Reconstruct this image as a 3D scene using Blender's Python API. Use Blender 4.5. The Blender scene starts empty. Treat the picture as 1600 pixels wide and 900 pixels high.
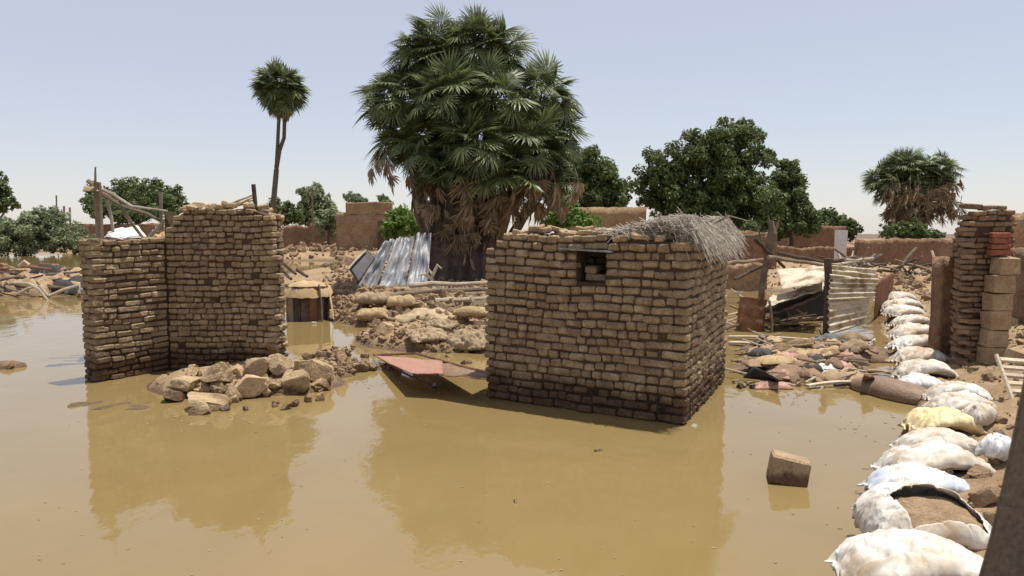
import bpy, bmesh, math, random
import numpy as np
from mathutils import Vector, Matrix, Euler, noise

R = math.radians
SC = bpy.context.scene
COL = SC.collection

# ------------------------------------------------------------------ camera, sky, sun, exposure
CAM_H, FPX, PITCH = 2.2, 1200.0, math.atan(105 / 1200.0)
cd = bpy.data.cameras.new('camera'); cam = bpy.data.objects.new('camera', cd); COL.objects.link(cam)
cam.location = (0, 0, CAM_H); cam.rotation_euler = (R(90) - PITCH, 0, 0)
cd.sensor_width = 36; cd.lens = 36 * FPX / 1600; cd.clip_start = .05; cd.clip_end = 6000
cd.dof.use_dof = True; cd.dof.focus_distance = 11; cd.dof.aperture_fstop = 9
SC.camera = cam

SUN_EL, SUN_AZ = R(77), R(62)          # azimuth measured from +Y towards +X
w = bpy.data.worlds.new('World'); SC.world = w; w.use_nodes = True
wn = w.node_tree.nodes; wl = w.node_tree.links
sky = wn.new('ShaderNodeTexSky'); sky.sky_type = 'NISHITA'; sky.sun_disc = False
sky.sun_elevation = SUN_EL; sky.sun_rotation = SUN_AZ
sky.altitude = 300; sky.air_density = 1.0; sky.dust_density = .3; sky.ozone_density = 1.4
bg = wn['Background']; bg.inputs[1].default_value = .126
veil = wn.new('ShaderNodeMix'); veil.data_type = 'RGBA'; veil.inputs[0].default_value = .6      # even veil of desert dust over the whole sky
veil.inputs[7].default_value = (5.05, 4.85, 5.25, 1); wl.new(sky.outputs[0], veil.inputs[6]); wl.new(veil.outputs[2], bg.inputs[0])
sl = bpy.data.lights.new('sun', 'SUN'); sl.energy = 5.0; sl.angle = R(.53); sl.color = (1, .955, .87)
sun = bpy.data.objects.new('sun', sl); COL.objects.link(sun)
sd = Vector((math.sin(SUN_AZ) * math.cos(SUN_EL), math.cos(SUN_AZ) * math.cos(SUN_EL), math.sin(SUN_EL)))
sun.rotation_euler = sd.to_track_quat('Z', 'Y').to_euler()
vs = SC.view_settings; vs.view_transform = 'Standard'; vs.look = 'None'; vs.exposure = .14; vs.gamma = 1
vs.use_curve_mapping = False
SC.render.engine = 'CYCLES'
SC.cycles.use_denoising = True
SC.cycles.max_bounces = 8; SC.cycles.diffuse_bounces = 3; SC.cycles.transparent_max_bounces = 8

# ------------------------------------------------------------------ picking points of the place from the view
def ray(px, py):
    cx, cy = (px - 800) / FPX, (450 - py) / FPX
    c, s = math.cos(PITCH), math.sin(PITCH)
    return Vector((cx, c + cy * s, cy * c - s))
O = Vector((0, 0, CAM_H))
def G(px, py, z=0.0):                      # point of the plane at height z
    d = ray(px, py); return O + d * ((z - CAM_H) / d.z)
def D(px, py, y):                          # point at distance y ahead
    d = ray(px, py); return O + d * (y / d.y)
def fb(x, y, z=0.0, o=4):
    return noise.fractal(Vector((x, y, z)), .6, 2.0, o)
def sst(a, b, x):
    t = min(1, max(0, (x - a) / (b - a))); return t * t * (3 - 2 * t)

# ------------------------------------------------------------------ object helpers
WLOC = {}
def tag(o, label=None, cat=None, group=None, kind=None):
    if label: o['label'] = label
    if cat: o['category'] = cat
    if group: o['group'] = group
    if kind: o['kind'] = kind
    return o
def empty(name, loc, label, cat, group=None):
    o = bpy.data.objects.new(name, None); COL.objects.link(o); o.location = loc
    o.empty_display_size = .1
    WLOC[o.name] = Vector(loc); return tag(o, label, cat, group)
def mesh(V, F, smooth=False, name='m'):
    me = bpy.data.meshes.new(name); me.from_pydata([tuple(v) for v in V], [], F); me.update()
    if smooth: me.polygons.foreach_set('use_smooth', [True] * len(me.polygons))
    return me
def build(name, V, F, mat, parent=None, smooth=False, **kw):
    """verts in world space -> one mesh object; origin at its parent's or at its own base"""
    if parent is not None: o0 = WLOC[parent.name]
    else:
        A = np.array([tuple(v) for v in V]); mn, mx = A.min(0), A.max(0)
        o0 = Vector(((mn[0] + mx[0]) / 2, (mn[1] + mx[1]) / 2, mn[2]))
    me = mesh([Vector(v) - o0 for v in V], F, smooth, name)
    if mat: me.materials.append(mat)
    o = bpy.data.objects.new(name, me); COL.objects.link(o)
    if parent is not None: o.parent = parent
    else: o.location = o0
    WLOC[o.name] = Vector(o0)
    return tag(o, **kw)
def inst(name, me, M, parent=None, **kw):
    o = bpy.data.objects.new(name, me); COL.objects.link(o)
    if parent is not None:
        o.parent = parent; M = Matrix.Translation(-WLOC[parent.name]) @ M
    l, q, s = M.decompose(); o.location = l; o.rotation_mode = 'QUATERNION'; o.rotation_quaternion = q; o.scale = s
    WLOC[o.name] = M.translation.copy()
    return tag(o, **kw)
def join(items):
    """[(mesh, Matrix)] -> verts, faces"""
    V, F = [], []
    cache = {}
    for me, M in items:
        if me.name not in cache:
            cache[me.name] = ([v.co.copy() for v in me.vertices], [tuple(p.vertices) for p in me.polygons])
        vv, ff = cache[me.name]; n = len(V)
        V += [M @ v for v in vv]; F += [tuple(i + n for i in f) for f in ff]
    return V, F
def TRS(loc, rot=(0, 0, 0), sc=(1, 1, 1)):
    return Matrix.LocRotScale(Vector(loc), Euler(rot), Vector(sc))
class MB:
    def __init__(s): s.V, s.F = [], []
    def add(s, V, F):
        n = len(s.V); s.V += [Vector(v) for v in V]; s.F += [tuple(i + n for i in f) for f in F]; return s
    def box(s, c, size, rot=(0, 0, 0), jit=0.0, rng=random):
        M = TRS(c, rot); x, y, z = [k / 2 for k in size]
        V = [M @ Vector((a * x + rng.uniform(-jit, jit), b * y + rng.uniform(-jit, jit), e * z + rng.uniform(-jit, jit)))
             for a, b, e in ((-1, -1, -1), (1, -1, -1), (1, 1, -1), (-1, 1, -1), (-1, -1, 1), (1, -1, 1), (1, 1, 1), (-1, 1, 1))]
        return s.add(V, [(3, 2, 1, 0), (4, 5, 6, 7), (0, 1, 5, 4), (1, 2, 6, 5), (2, 3, 7, 6), (3, 0, 4, 7)])
    def tube(s, pts, rad, seg=6, cap=True):
        pts = [Vector(p) for p in pts]; n = len(pts); V, F = [], []
        for i, p in enumerate(pts):
            t = (pts[min(i + 1, n - 1)] - pts[max(i - 1, 0)]).normalized()
            a = t.cross(Vector((0, 0, 1)) if abs(t.z) < .9 else Vector((1, 0, 0))).normalized(); b = t.cross(a)
            r = rad[i] if hasattr(rad, '__len__') else rad
            for k in range(seg):
                A = 2 * math.pi * k / seg; V.append(p + (a * math.cos(A) + b * math.sin(A)) * r)
        for i in range(n - 1):
            for k in range(seg):
                F.append((i * seg + k, i * seg + (k + 1) % seg, (i + 1) * seg + (k + 1) % seg, (i + 1) * seg + k))
        if cap: F += [tuple(range(seg))[::-1], tuple((n - 1) * seg + k for k in range(seg))]
        return s.add(V, F)
    def build(s, name, mat, parent=None, **kw): return build(name, s.V, s.F, mat, parent, **kw)

# ------------------------------------------------------------------ materials
class NT:
    def __init__(s, name):
        s.m = bpy.data.materials.new(name); s.m.use_nodes = True
        s.t = s.m.node_tree; s.b = s.t.nodes['Principled BSDF']; s.out = s.t.nodes['Material Output']
    def n(s, ty, ins=None, **props):
        x = s.t.nodes.new('ShaderNode' + ty)
        for k, v in props.items(): setattr(x, k, v)
        for k, v in (ins or {}).items(): s.set(x.inputs[k], v)
        return x
    def set(s, sock, v):
        if isinstance(v, bpy.types.NodeSocket): s.t.links.new(v, sock)
        else: sock.default_value = (*v, 1) if (hasattr(v, '__len__') and len(v) == 3 and sock.type == 'RGBA') else v
    def math(s, op, a, b=0.0): return s.n('Math', {0: a, 1: b}, operation=op).outputs[0]
    def mix(s, f, a, b, blend='MIX'):
        x = s.n('Mix', data_type='RGBA', blend_type=blend); s.set(x.inputs[0], f); s.set(x.inputs[6], a); s.set(x.inputs[7], b)
        return x.outputs[2]
    def ramp(s, f, stops):
        x = s.n('ValToRGB', {0: f}); e = x.color_ramp.elements
        while len(e) < len(stops): e.new(.5)
        for k, (p, c) in enumerate(stops):
            e[k].position = p; e[k].color = (*c, 1) if len(c) == 3 else c
        return x.outputs[0]
    def noise(s, scale, detail=5, vec=None, rough=.6, dist=0.0):
        x = s.n('TexNoise', {'Scale': scale, 'Detail': detail, 'Roughness': rough, 'Distortion': dist})
        if vec is not None: s.set(x.inputs['Vector'], vec)
        return x.outputs['Fac']
    def pos(s): return s.n('NewGeometry').outputs['Position']
    def rnd(s):
        a = s.n('ObjectInfo').outputs['Random']; b = s.n('NewGeometry').outputs['Random Per Island']
        return s.math('FRACT', s.math('ADD', a, b))
    def bump(s, h, strength, dist=.02):
        x = s.n('Bump', {'Height': h, 'Strength': strength, 'Distance': dist}); s.set(s.b.inputs['Normal'], x.outputs[0])
MATS = {}
def surf(name, c1, c2, scale=6, fine=45, bump=.5, bd=.02, rough=.92, vary=.3, wet=None, spec=.25, stain=None, hue=.0, streak=None):
    """blotchy earth / wood / cloth: two tones by noise, fine grain, random value per piece, optional tide mark"""
    if name in MATS: return MATS[name]
    t = NT(name); p = t.pos()
    if streak:
        mp = t.n('Mapping', {'Vector': p, 'Scale': streak}); p2 = mp.outputs[0]
    else: p2 = p
    n1 = t.noise(scale, 5, p2); n2 = t.noise(fine, 4, p2)
    c = t.ramp(n1, [(.32, c1), (.68, c2)])
    g = t.ramp(n2, [(.25, (.62, .62, .62)), (.7, (1.15, 1.15, 1.15))])
    c = t.mix(1.0, c, g, 'MULTIPLY')
    r = t.rnd()
    hs = t.n('HueSaturation', {'Color': c, 'Hue': t.math('ADD', t.math('MULTIPLY', r, hue), .5 - hue / 2), 'Saturation': 1.0,
                               'Value': t.math('ADD', t.math('MULTIPLY', r, vary * 2), 1 - vary)})
    c = hs.outputs[0]
    if stain:
        col, sc_, lo, hi = stain
        f = t.ramp(t.noise(sc_, 6, p), [(lo, (0, 0, 0)), (hi, (1, 1, 1))]); c = t.mix(f, c, col)
    ro = rough
    if wet:
        z = t.n('SeparateXYZ', {0: p}).outputs[2]
        nz = t.math('MULTIPLY_ADD', t.noise(2.6, 5, p), .5)
        t.t.nodes[-1].inputs[2].default_value = -.25
        f = t.n('MapRange', {'Value': t.math('ADD', z, nz), 'From Min': wet[0], 'From Max': wet[1], 'To Min': 1.0, 'To Max': 0.0}).outputs[0]
        c = t.mix(f, c, t.mix(1.0, c, (.36, .29, .255), 'MULTIPLY'))
        ro = t.math('SUBTRACT', rough, t.math('MULTIPLY', f, .35))
    t.set(t.b.inputs['Base Color'], c); t.set(t.b.inputs['Roughness'], ro); t.b.inputs['Specular IOR Level'].default_value = spec
    h = t.math('ADD', n2, t.math('MULTIPLY', n1, .6))
    if bump: t.bump(h, bump, bd)
    MATS[name] = t.m; return t.m

M_brick = surf('sun_dried_brick', (.265, .188, .108), (.42, .31, .192), 7, 34, 1.0, .035, vary=.17, wet=(.24, .42), hue=.015, stain=((.56, .435, .29), 4.5, .57, .74))
M_core = surf('mud_mortar', (.06, .038, .022), (.12, .078, .046), 5, 30, .9, .03, vary=0, wet=(.24, .46))
M_darkbrick = surf('brown_fired_brick', (.20, .128, .08), (.30, .20, .128), 5, 40, .6, .02, vary=.25)
M_clod = surf('dry_mud_lump', (.37, .26, .145), (.54, .395, .235), 5, 35, .8, .03, vary=.2, wet=(.02, .14))
M_redmud = surf('red_brown_mud_plaster', (.205, .118, .07), (.30, .18, .108), 1.8, 9, .9, .06, vary=.08, stain=((.30, .20, .12), 1.2, .54, .7))
M_tanmud = surf('tan_mud_plaster', (.29, .188, .105), (.40, .27, .155), 1.6, 9, .9, .06, vary=.08, stain=((.23, .145, .085), 1.3, .50, .68))
M_wood = surf('weathered_wood', (.16, .115, .08), (.30, .235, .17), 4, 40, .5, .01, vary=.3, streak=(1, 1, 1))
M_palewood = surf('bleached_wood', (.42, .35, .25), (.58, .50, .38), 5, 50, .4, .01, vary=.2)
M_darkwood = surf('dark_wood', (.06, .042, .032), (.13, .095, .07), 5, 40, .5, .01, vary=.3)
M_straw = surf('burlap_straw', (.36, .25, .13), (.50, .365, .205), 6, 60, .6, .02, vary=.18)
M_burlap = surf('old_sack_cloth', (.33, .245, .15), (.47, .36, .23), 4, 50, .5, .02, vary=.15, stain=((.30, .215, .14), 3, .5, .65))
M_soil = surf('loose_soil', (.24, .16, .092), (.36, .25, .15), 7, 45, .9, .03, vary=.1)
M_grey = surf('silver_sheet_iron', (.17, .18, .195), (.34, .345, .35), 2.5, 20, .15, .01, rough=.5, vary=.08, spec=.6, stain=((.30, .25, .20), 2.2, .55, .75))
M_cream = surf('cream_sheet_iron', (.46, .385, .265), (.66, .58, .43), 3, 25, .2, .01, rough=.6, vary=.15, streak=(.5, .5, 3.2), stain=((.24, .155, .09), 2.6, .52, .66))
M_rust = surf('rusty_sheet_iron', (.16, .075, .04), (.28, .14, .075), 5, 40, .4, .01, rough=.8, vary=.15, stain=((.10, .06, .04), 4, .55, .7))
M_pink = surf('faded_red_paint', (.36, .17, .125), (.46, .25, .185), 4, 30, .2, .008, rough=.6, vary=.02, stain=((.27, .18, .12), 4, .48, .66))
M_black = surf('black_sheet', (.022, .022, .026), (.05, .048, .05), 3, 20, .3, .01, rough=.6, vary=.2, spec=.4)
M_char = surf('charcoal_tarpaulin', (.03, .029, .029), (.075, .07, .065), 1.5, 12, .4, .02, rough=.75, vary=.1, streak=(1, 1, .25))
M_twig = surf('dry_grey_twigs', (.24, .205, .165), (.47, .415, .345), 3, 40, 0, rough=.9, vary=.38)
M_bark = surf('palm_bark', (.11, .085, .062), (.19, .15, .11), 6, 30, .8, .03, vary=.15, streak=(1, 1, 3))
M_white = surf('white_plastic_scrap', (.68, .67, .64), (.80, .79, .76), 3, 20, .2, .01, rough=.6, vary=.06)
M_cloth_r = surf('faded_brown_cloth', (.23, .152, .095), (.37, .258, .165), 3, 20, .5, .02, vary=.28, hue=.02)
M_cloth_p = surf('dusty_pink_cloth', (.38, .215, .165), (.50, .31, .245), 3, 20, .4, .02, vary=.12)
M_cloth_g = surf('slate_green_cloth', (.10, .13, .125), (.17, .20, .19), 3, 20, .4, .02, vary=.12)
M_canvas = surf('grey_brown_canvas', (.13, .105, .085), (.18, .145, .115), 3, 90, .25, .004, vary=.02, rough=.9)

def leafmat(name, c1, c2, tr=.25, vary=.35, scale=.7, rough=.6):
    t = NT(name); p = t.pos()
    c = t.ramp(t.noise(scale, 3, p), [(.35, c1), (.65, c2)])
    r = t.rnd()
    c = t.n('HueSaturation', {'Color': c, 'Hue': t.math('ADD', t.math('MULTIPLY', r, .03), .485), 'Value': t.math('ADD', t.math('MULTIPLY', r, 2 * vary), 1 - vary)}).outputs[0]
    t.set(t.b.inputs['Base Color'], c); t.b.inputs['Roughness'].default_value = rough; t.b.inputs['Specular IOR Level'].default_value = .4
    tl = t.n('BsdfTranslucent', {'Color': c}); mx = t.n('MixShader', {0: tr, 1: t.b.outputs[0], 2: tl.outputs[0]})
    t.t.links.new(mx.outputs[0], t.out.inputs[0]); return t.m
M_palm = leafmat('palm_green', (.085, .112, .040), (.185, .215, .088), .25, .5, rough=.42, scale=1.6)
M_dead = leafmat('palm_dead', (.20, .14, .085), (.33, .25, .16), .15, .4, rough=.8)
M_neem = leafmat('tree_green', (.075, .112, .032), (.15, .19, .066), .35, .45, scale=1.5)
M_pale = leafmat('thorn_grey_green', (.17, .205, .105), (.27, .305, .165), .35, .35)
M_bright = leafmat('bush_bright_green', (.10, .18, .03), (.17, .26, .05), .3, .3)

# bag cloth: white woven plastic with grubby patches, woven ribs
def bagmat(name, c1, c2, dirt=(.42, .32, .21), lo=.47, hi=.68, tint=None):
    t = NT(name); p = t.n('TexCoord').outputs['Object']; oi = t.n('ObjectInfo').outputs['Random']
    v = t.n('VectorMath', {0: p, 1: t.n('CombineXYZ', {0: t.math('MULTIPLY', oi, 37.0), 1: t.math('MULTIPLY', oi, 19.0), 2: 0.0}).outputs[0]}, operation='ADD').outputs[0]
    n1 = t.noise(3.0, 6, v); n2 = t.noise(9, 6, v, .7)
    c = t.ramp(t.noise(2.0, 3, v), [(.35, c1), (.65, c2)])
    f = t.ramp(t.math('ADD', t.math('MULTIPLY', n1, .7), t.math('MULTIPLY', n2, .35)), [(lo, (0, 0, 0)), (hi, (1, 1, 1))])
    c = t.mix(f, c, dirt)
    f2 = t.ramp(t.noise(26, 4, v), [(.6, (0, 0, 0)), (.75, (.5, .5, .5))]); c = t.mix(f2, c, (.5, .42, .31))
    if tint:
        f3 = t.ramp(t.noise(1.7, 2, v), [(.56, (0, 0, 0)), (.64, (.55, .55, .55))]); c = t.mix(f3, c, tint)
    t.set(t.b.inputs['Base Color'], c); t.b.inputs['Roughness'].default_value = .62; t.b.inputs['Specular IOR Level'].default_value = .3
    t.bump(t.math('ADD', n2, t.math('MULTIPLY', t.noise(40, 3, v), .3)), .22, .02); return t.m
M_bag = bagmat('white_woven_bag', (.60, .575, .515), (.72, .70, .65), lo=.44, hi=.66)
M_bagb = bagmat('white_bag_blue_print', (.62, .62, .60), (.72, .72, .70), tint=(.36, .46, .68))
M_bagy = bagmat('yellow_woven_bag', (.66, .52, .28), (.74, .61, .36), lo=.66, hi=.85)
M_bagd = bagmat('muddy_woven_bag', (.62, .57, .48), (.74, .70, .62), lo=.42, hi=.62)

def ground_mat():
    t = NT('ground'); p = t.pos(); z = t.n('SeparateXYZ', {0: p}).outputs[2]
    n1 = t.noise(.6, 6, p); n2 = t.noise(9, 6, p, .7); n3 = t.noise(45, 4, p)
    c = t.ramp(n1, [(.3, (.27, .18, .10)), (.7, (.41, .29, .17))])
    c = t.mix(1.0, c, t.ramp(n2, [(.3, (.68, .66, .64)), (.68, (1.14, 1.14, 1.14))]), 'MULTIPLY')
    nz = t.math('ADD', z, t.math('MULTIPLY', t.math('SUBTRACT', n2, .5), .12))
    f = t.n('MapRange', {'Value': nz, 'From Min': .03, 'From Max': .13, 'To Min': 1.0, 'To Max': 0.0}).outputs[0]
    c = t.mix(f, c, t.mix(1.0, c, (.46, .42, .40), 'MULTIPLY'))
    t.set(t.b.inputs['Base Color'], c)
    t.set(t.b.inputs['Roughness'], t.math('SUBTRACT', .95, t.math('MULTIPLY', f, .4))); t.b.inputs['Specular IOR Level'].default_value = .3
    t.bump(t.math('ADD', n2, t.math('MULTIPLY', n3, .4)), .9, .05); return t.m
def water_mat():
    t = NT('water'); p = t.pos()
    n = t.noise(.35, 5, p, .55, 1.2); n2 = t.noise(1.6, 4, p, .6, .8)
    c = t.ramp(t.math('ADD', t.math('MULTIPLY', n, .75), t.math('MULTIPLY', n2, .25)), [(.3, (.212, .149, .058)), (.7, (.252, .180, .076))])
    t.set(t.b.inputs['Base Color'], c); t.b.inputs['Roughness'].default_value = .035; t.b.inputs['IOR'].default_value = 1.44
    mp = t.n('Mapping', {'Vector': p, 'Scale': (1, .55, 1)}).outputs[0]
    h = t.math('ADD', t.noise(1.1, 3, mp, .5), t.math('MULTIPLY', t.noise(7, 3, mp, .5), .18))
    t.bump(h, .045, .25); return t.m

# ------------------------------------------------------------------ ground and water
EDGE = [(-.9, -1.0), (0.55, 2.0)] + [tuple(G(a, b).xy) for a, b in ((1345, 905), (1362, 830), (1385, 760), (1408, 700), (1432, 648), (1446, 622), (1408, 590), (1402, 560), (1396, 525), (1388, 495), (1380, 472), (1372, 455))]
EDGE = sorted(EDGE, key=lambda p: p[1])
def edge_x(y):
    for (x0, y0), (x1, y1) in zip(EDGE, EDGE[1:]):
        if y <= y1: return x0 + (x1 - x0) * max(0, (y - y0)) / (y1 - y0)
    return EDGE[-1][0] + (y - EDGE[-1][1]) * .25
def isl(px, py, rx, ry, h, rot=0):
    g = G(px, py); return (g.x, g.y, rx, ry, h, math.cos(rot), math.sin(rot))
ISL = [(-17.5, 26, 6.8, 4.6, .42, 1, 0), isl(385, 600, 1.5, .95, .17), isl(470, 585, .9, .6, .17), isl(195, 634, .95, .32, .012), isl(565, 576, .85, .26, .05), isl(522, 556, .4, .28, .04),
       isl(692, 528, 1.75, 1.8, .26), isl(690, 480, 2.9, 4.2, .42), (0, 31, 9.5, 11, .40, 1, 0), isl(602, 474, 1.15, 1.8, .22),
       isl(1255, 575, 1.45, .9, .05), isl(1280, 548, 1.6, 1.2, .05), (11.5, 31, 8, 8.5, .32, 1, 0), isl(8, 573, .42, .2, .07)]
def h0(x, y):
    h = -.55
    for cx, cy, rx, ry, hh, c, s in ISL:
        u, v = x - cx, y - cy; u, v = u * c + v * s, -u * s + v * c
        d = math.sqrt((u / rx) ** 2 + (v / ry) ** 2)
        if d < 1.5:
            h = max(h, -.55 + (hh + .55) * (1 - sst(.62, 1.45, d)))
    e = x - edge_x(y)
    if y < 26: h = max(h, -.55 + .70 * sst(-.45, .12, e) + .24 * sst(.25, 1.9, e) + .12 * sst(1.5, 4, e))
    far = sst(39, 45, y + (3 * fb(x * .1, y * .1) if y > 30 else 0)) if x > -15 else sst(50, 60, y)
    h = max(h, -.55 + .95 * far)
    if y > 72: h -= (y - 72) * .017
    return h
def hz(x, y):
    h = h0(x, y)
    if h > -.5 and y < 90:
        k = sst(-.5, -.05, h)
        near = 1 if y < 22 else .6
        h += k * near * (.055 * fb(x * 1.7, y * 1.7, 3.1) + .035 * fb(x * 6, y * 6, 7.7, 3))
    return h
def hit(px, py):                           # where the line of sight meets land or water
    d = ray(px, py); t = (.9 - CAM_H) / d.z if d.z < 0 else 2.0
    while t < 400:
        p = O + d * t
        if p.z <= max(0.0, hz(p.x, p.y)): return p
        t += .02 + t * .002
    return O + d * 400
def grid_axis(a, b, step, far, grow=1.22):
    v = list(np.arange(a, b, step)); s = step; x = v[-1]
    while x < far: s *= grow; x += s; v.append(x)
    s = step; x = v[0]; pre = []
    while x > -far: s *= grow; x -= s; pre.append(x)
    return pre[::-1] + v
xs = grid_axis(-9.5, 11.5, .085, 3000); ys = [v for v in grid_axis(-2, 24, .1, 4000, 1.035) if v > -60]
V = [(x, y, hz(x, y)) for y in ys for x in xs]; nx = len(xs)
F = [(j * nx + i, j * nx + i + 1, (j + 1) * nx + i + 1, (j + 1) * nx + i) for j in range(len(ys) - 1) for i in range(nx - 1)]
build('ground', V, F, ground_mat(), smooth=True, kind='structure', label='brown silt and mud ground with low banks')
build('water', [(-400, -60, 0), (400, -60, 0), (400, 75, 0), (-400, 75, 0)], [(0, 1, 2, 3)], water_mat(), kind='structure', label='still muddy flood water')

# ------------------------------------------------------------------ bricks and brick walls
def brick_mesh(seed, lx, ly, lz, mat, bev=.02, jit=.007):
    rg = random.Random(seed); bm = bmesh.new(); bmesh.ops.create_cube(bm, size=1)
    for v in bm.verts: v.co = Vector((v.co.x * lx + rg.uniform(-jit, jit), v.co.y * ly + rg.uniform(-jit, jit), v.co.z * lz + rg.uniform(-jit, jit)))
    bmesh.ops.bevel(bm, geom=bm.edges[:], offset=bev, segments=1, affect='EDGES', clamp_overlap=True)
    for v in bm.verts: v.co += Vector((rg.uniform(-1, 1), rg.uniform(-1, 1), rg.uniform(-1, 1))) * jit * .55
    me = bpy.data.meshes.new('brick'); bm.to_mesh(me); bm.free(); me.materials.append(mat)
    me.polygons.foreach_set('use_smooth', [False] * len(me.polygons)); return me
BL = (.13, .20, .29)
def brick_set(ch, mat, seed, depth=.15, bev=.02, jit=.007): return [[brick_mesh(seed + 10 * k + j, L, depth, ch, mat, bev, jit) for j in range(5)] for k, L in enumerate(BL)]
def face(p0, p1, z0, top, ch, bs, rng, weights, hole=None, flip=False, depth=.15, start=0.0, quoin=0.0, drop=0.0, proud=.011):
    """placements of the bricks of one wall face; the outer side lies right of p0 -> p1"""
    p0, p1 = Vector(p0), Vector(p1); L = (p1 - p0).length; t = (p1 - p0) / L; n = Vector((t.y, -t.x))
    yaw = math.atan2(t.y, t.x); out = []; z = z0; k = 0
    while z < 4:
        zc = z + ch / 2; segs = [(start + (quoin if k % 2 else 0), L - (0 if k % 2 else quoin))]
        if hole and hole[2] < zc < hole[3]: segs = [(segs[0][0], hole[0]), (hole[1], segs[0][1])]
        anyb = False
        wav = .012 * math.sin(k * 1.7 + L)
        for a, b in segs:
            s = a
            while s < b - .05:
                i = rng.choices((0, 1, 2), weights)[0]; l = BL[i] * rng.uniform(.9, 1.12)
                if b - s - l < .1: l = b - s; i = min((0, 1, 2), key=lambda q: abs(BL[q] - l))
                sc_ = s + l / 2
                if zc + ch * .25 < top(sc_) and not rng.random() < drop:
                    anyb = True
                    q = p0 + t * sc_ + n * (-depth / 2 + rng.gauss(0, proud))
                    sag = .026 * fb(sc_ * .8, zc * .8, L, 2)
                    M = TRS((q.x, q.y, zc + sag + rng.gauss(0, .005)), (rng.gauss(0, .03), rng.gauss(0, .03), yaw + rng.gauss(0, .03)),
                            ((l - rng.uniform(.002, .013)) / BL[i], 1, (ch - rng.uniform(.007, .024)) / ch))
                    out.append((bs[i][rng.randrange(5)], M))
                s += l
        z += ch; k += 1
        if not anyb and z > 1.5: break
    return out
def core(mb, p0, p1, thick, z0, top, inset=.028, s0=0, s1=None, zt=None, step=.09):
    p0, p1 = Vector(p0), Vector(p1); L = (p1 - p0).length; t = (p1 - p0) / L; n = Vector((t.y, -t.x)); s1 = L if s1 is None else s1
    m = max(2, int((s1 - s0) / step)); V = []; F = []
    for i in range(m + 1):
        s = s0 + (s1 - s0) * i / m; a = p0 + t * s
        zz = zt if zt is not None else top(s) - .05 + .03 * fb(s * 5, L, 1)
        for off in (inset, thick - inset):
            q = a - n * off; V += [(q.x, q.y, z0), (q.x, q.y, zz if off == inset else zz + (0 if zt else .03 * fb(s * 4, L, 5)))]
    for i in range(m):
        a, b = i * 4, i * 4 + 4
        F += [(a, b, b + 1, a + 1), (b + 2, a + 2, a + 3, b + 3), (a + 1, b + 1, b + 3, a + 3), (a + 2, b + 2, b, a)]
    F += [(0, 1, 3, 2), (m * 4, m * 4 + 2, m * 4 + 3, m * 4 + 1)]
    mb.add(V, F)
def lay(parent, placements, limit=300):
    for me, M in placements[:limit]: inst('brick', me, M, parent)
def lay_rest(parent, placements, mat):
    if placements:
        V, F = join(placements); build('brickwork', V, F, mat, parent, kind='stuff')

# --- the flooded house
BS = brick_set(.098, M_brick, 100, bev=.019, jit=.008)
A, B, C = G(758, 622).xy, G(1070, 666).xy, G(1134, 592).xy; Dd = A + C - B
rg = random.Random(5)
house = empty('mud_brick_house', (*((A + C) / 2), 0), 'mud brick house with one small window standing in the flood water', 'house')
LF, LS = (B - A).length, (C - B).length
def dentop(base, amp, seed, pts):
    def f(s):
        v = base
        for (a, za), (b, zb) in zip(pts, pts[1:]):
            if a <= s <= b: v = za + (zb - za) * (s - a) / (b - a)
        return v + amp * fb(s * 3.2, seed, 2)
    return f
topF = dentop(2.0, .035, 1, [(0, 1.78), (.10, 1.9), (.16, 2.04), (.7, 2.08), (1.3, 2.06), (LF, 1.98)])
topS = dentop(1.97, .03, 2, [(0, 1.97), (LS, 1.99)])
topR = dentop(1.9, .05, 3, [(0, 1.97), (LS, 1.9)])
topL = dentop(1.85, .05, 4, [(0, 1.9), (LS, 1.8)])
wx0, wx1, wz0, wz1 = LF * .485, LF * .63, 1.50, 1.865
hole = (wx0, wx1, wz0, wz1); CH = .098; Z0 = -.20
front = face(A, B, Z0, topF, CH, BS, rg, (.75, .5, .16), hole, quoin=.15, drop=.006)
side = face(B, C, Z0, topS, CH, BS, rg, (.8, .4, .06), quoin=.15, drop=.004, proud=.007)
rear = face(C, Dd, Z0, topR, CH, BS, rg, (.3, .5, .45), quoin=.15); left = face(Dd, A, Z0, topL, CH, BS, rg, (.5, .5, .2), quoin=.15, drop=.01)
TH = .36
def inner(p0, p1, top, hole=None):
    t = (p1 - p0).normalized(); n = Vector((t.y, -t.x)); a = p1 - n * TH - t * TH; b = p0 - n * TH + t * TH
    L = (p1 - p0).length; hh = (L - hole[1] - TH, L - hole[0] - TH, hole[2], hole[3]) if hole else None
    return face(a, b, Z0, lambda s: top(L - TH - s), CH, BS, rg, (.3, .5, .4), hh)
ins = inner(A, B, topF, hole) + inner(B, C, topS) + inner(C, Dd, topR) + inner(Dd, A, topL)
cam_near = sorted(front + side, key=lambda q: q[1].translation.y + (0 if q[1].translation.x < B.x - .02 else .9) - (10 if q in front else 0))
lay(house, cam_near, 300); lay_rest(house, cam_near[300:] + rear + left + ins, M_brick)
cb = MB()
core(cb, A, B, TH, Z0, topF, s0=.04, s1=wx0); core(cb, A, B, TH, Z0, topF, s0=wx1, s1=LF - .04)
core(cb, A, B, TH, Z0, topF, s0=wx0, s1=wx1, zt=wz0); core(cb, A, B, TH, wz1 + .015, topF, s0=wx0, s1=wx1)
for p, q, tp in ((B, C, topS), (C, Dd, topR), (Dd, A, topL)): core(cb, p, q, TH, Z0, tp, s0=.045, s1=(q - p).length - .045, inset=.038)
cb.build('mortar', M_core, house)
tF = (B - A).normalized(); nF = Vector((tF.y, -tF.x)); yF = math.atan2(tF.y, tF.x)
q = A + tF * ((wx0 + wx1) / 2 - .06) - nF * .16
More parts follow.
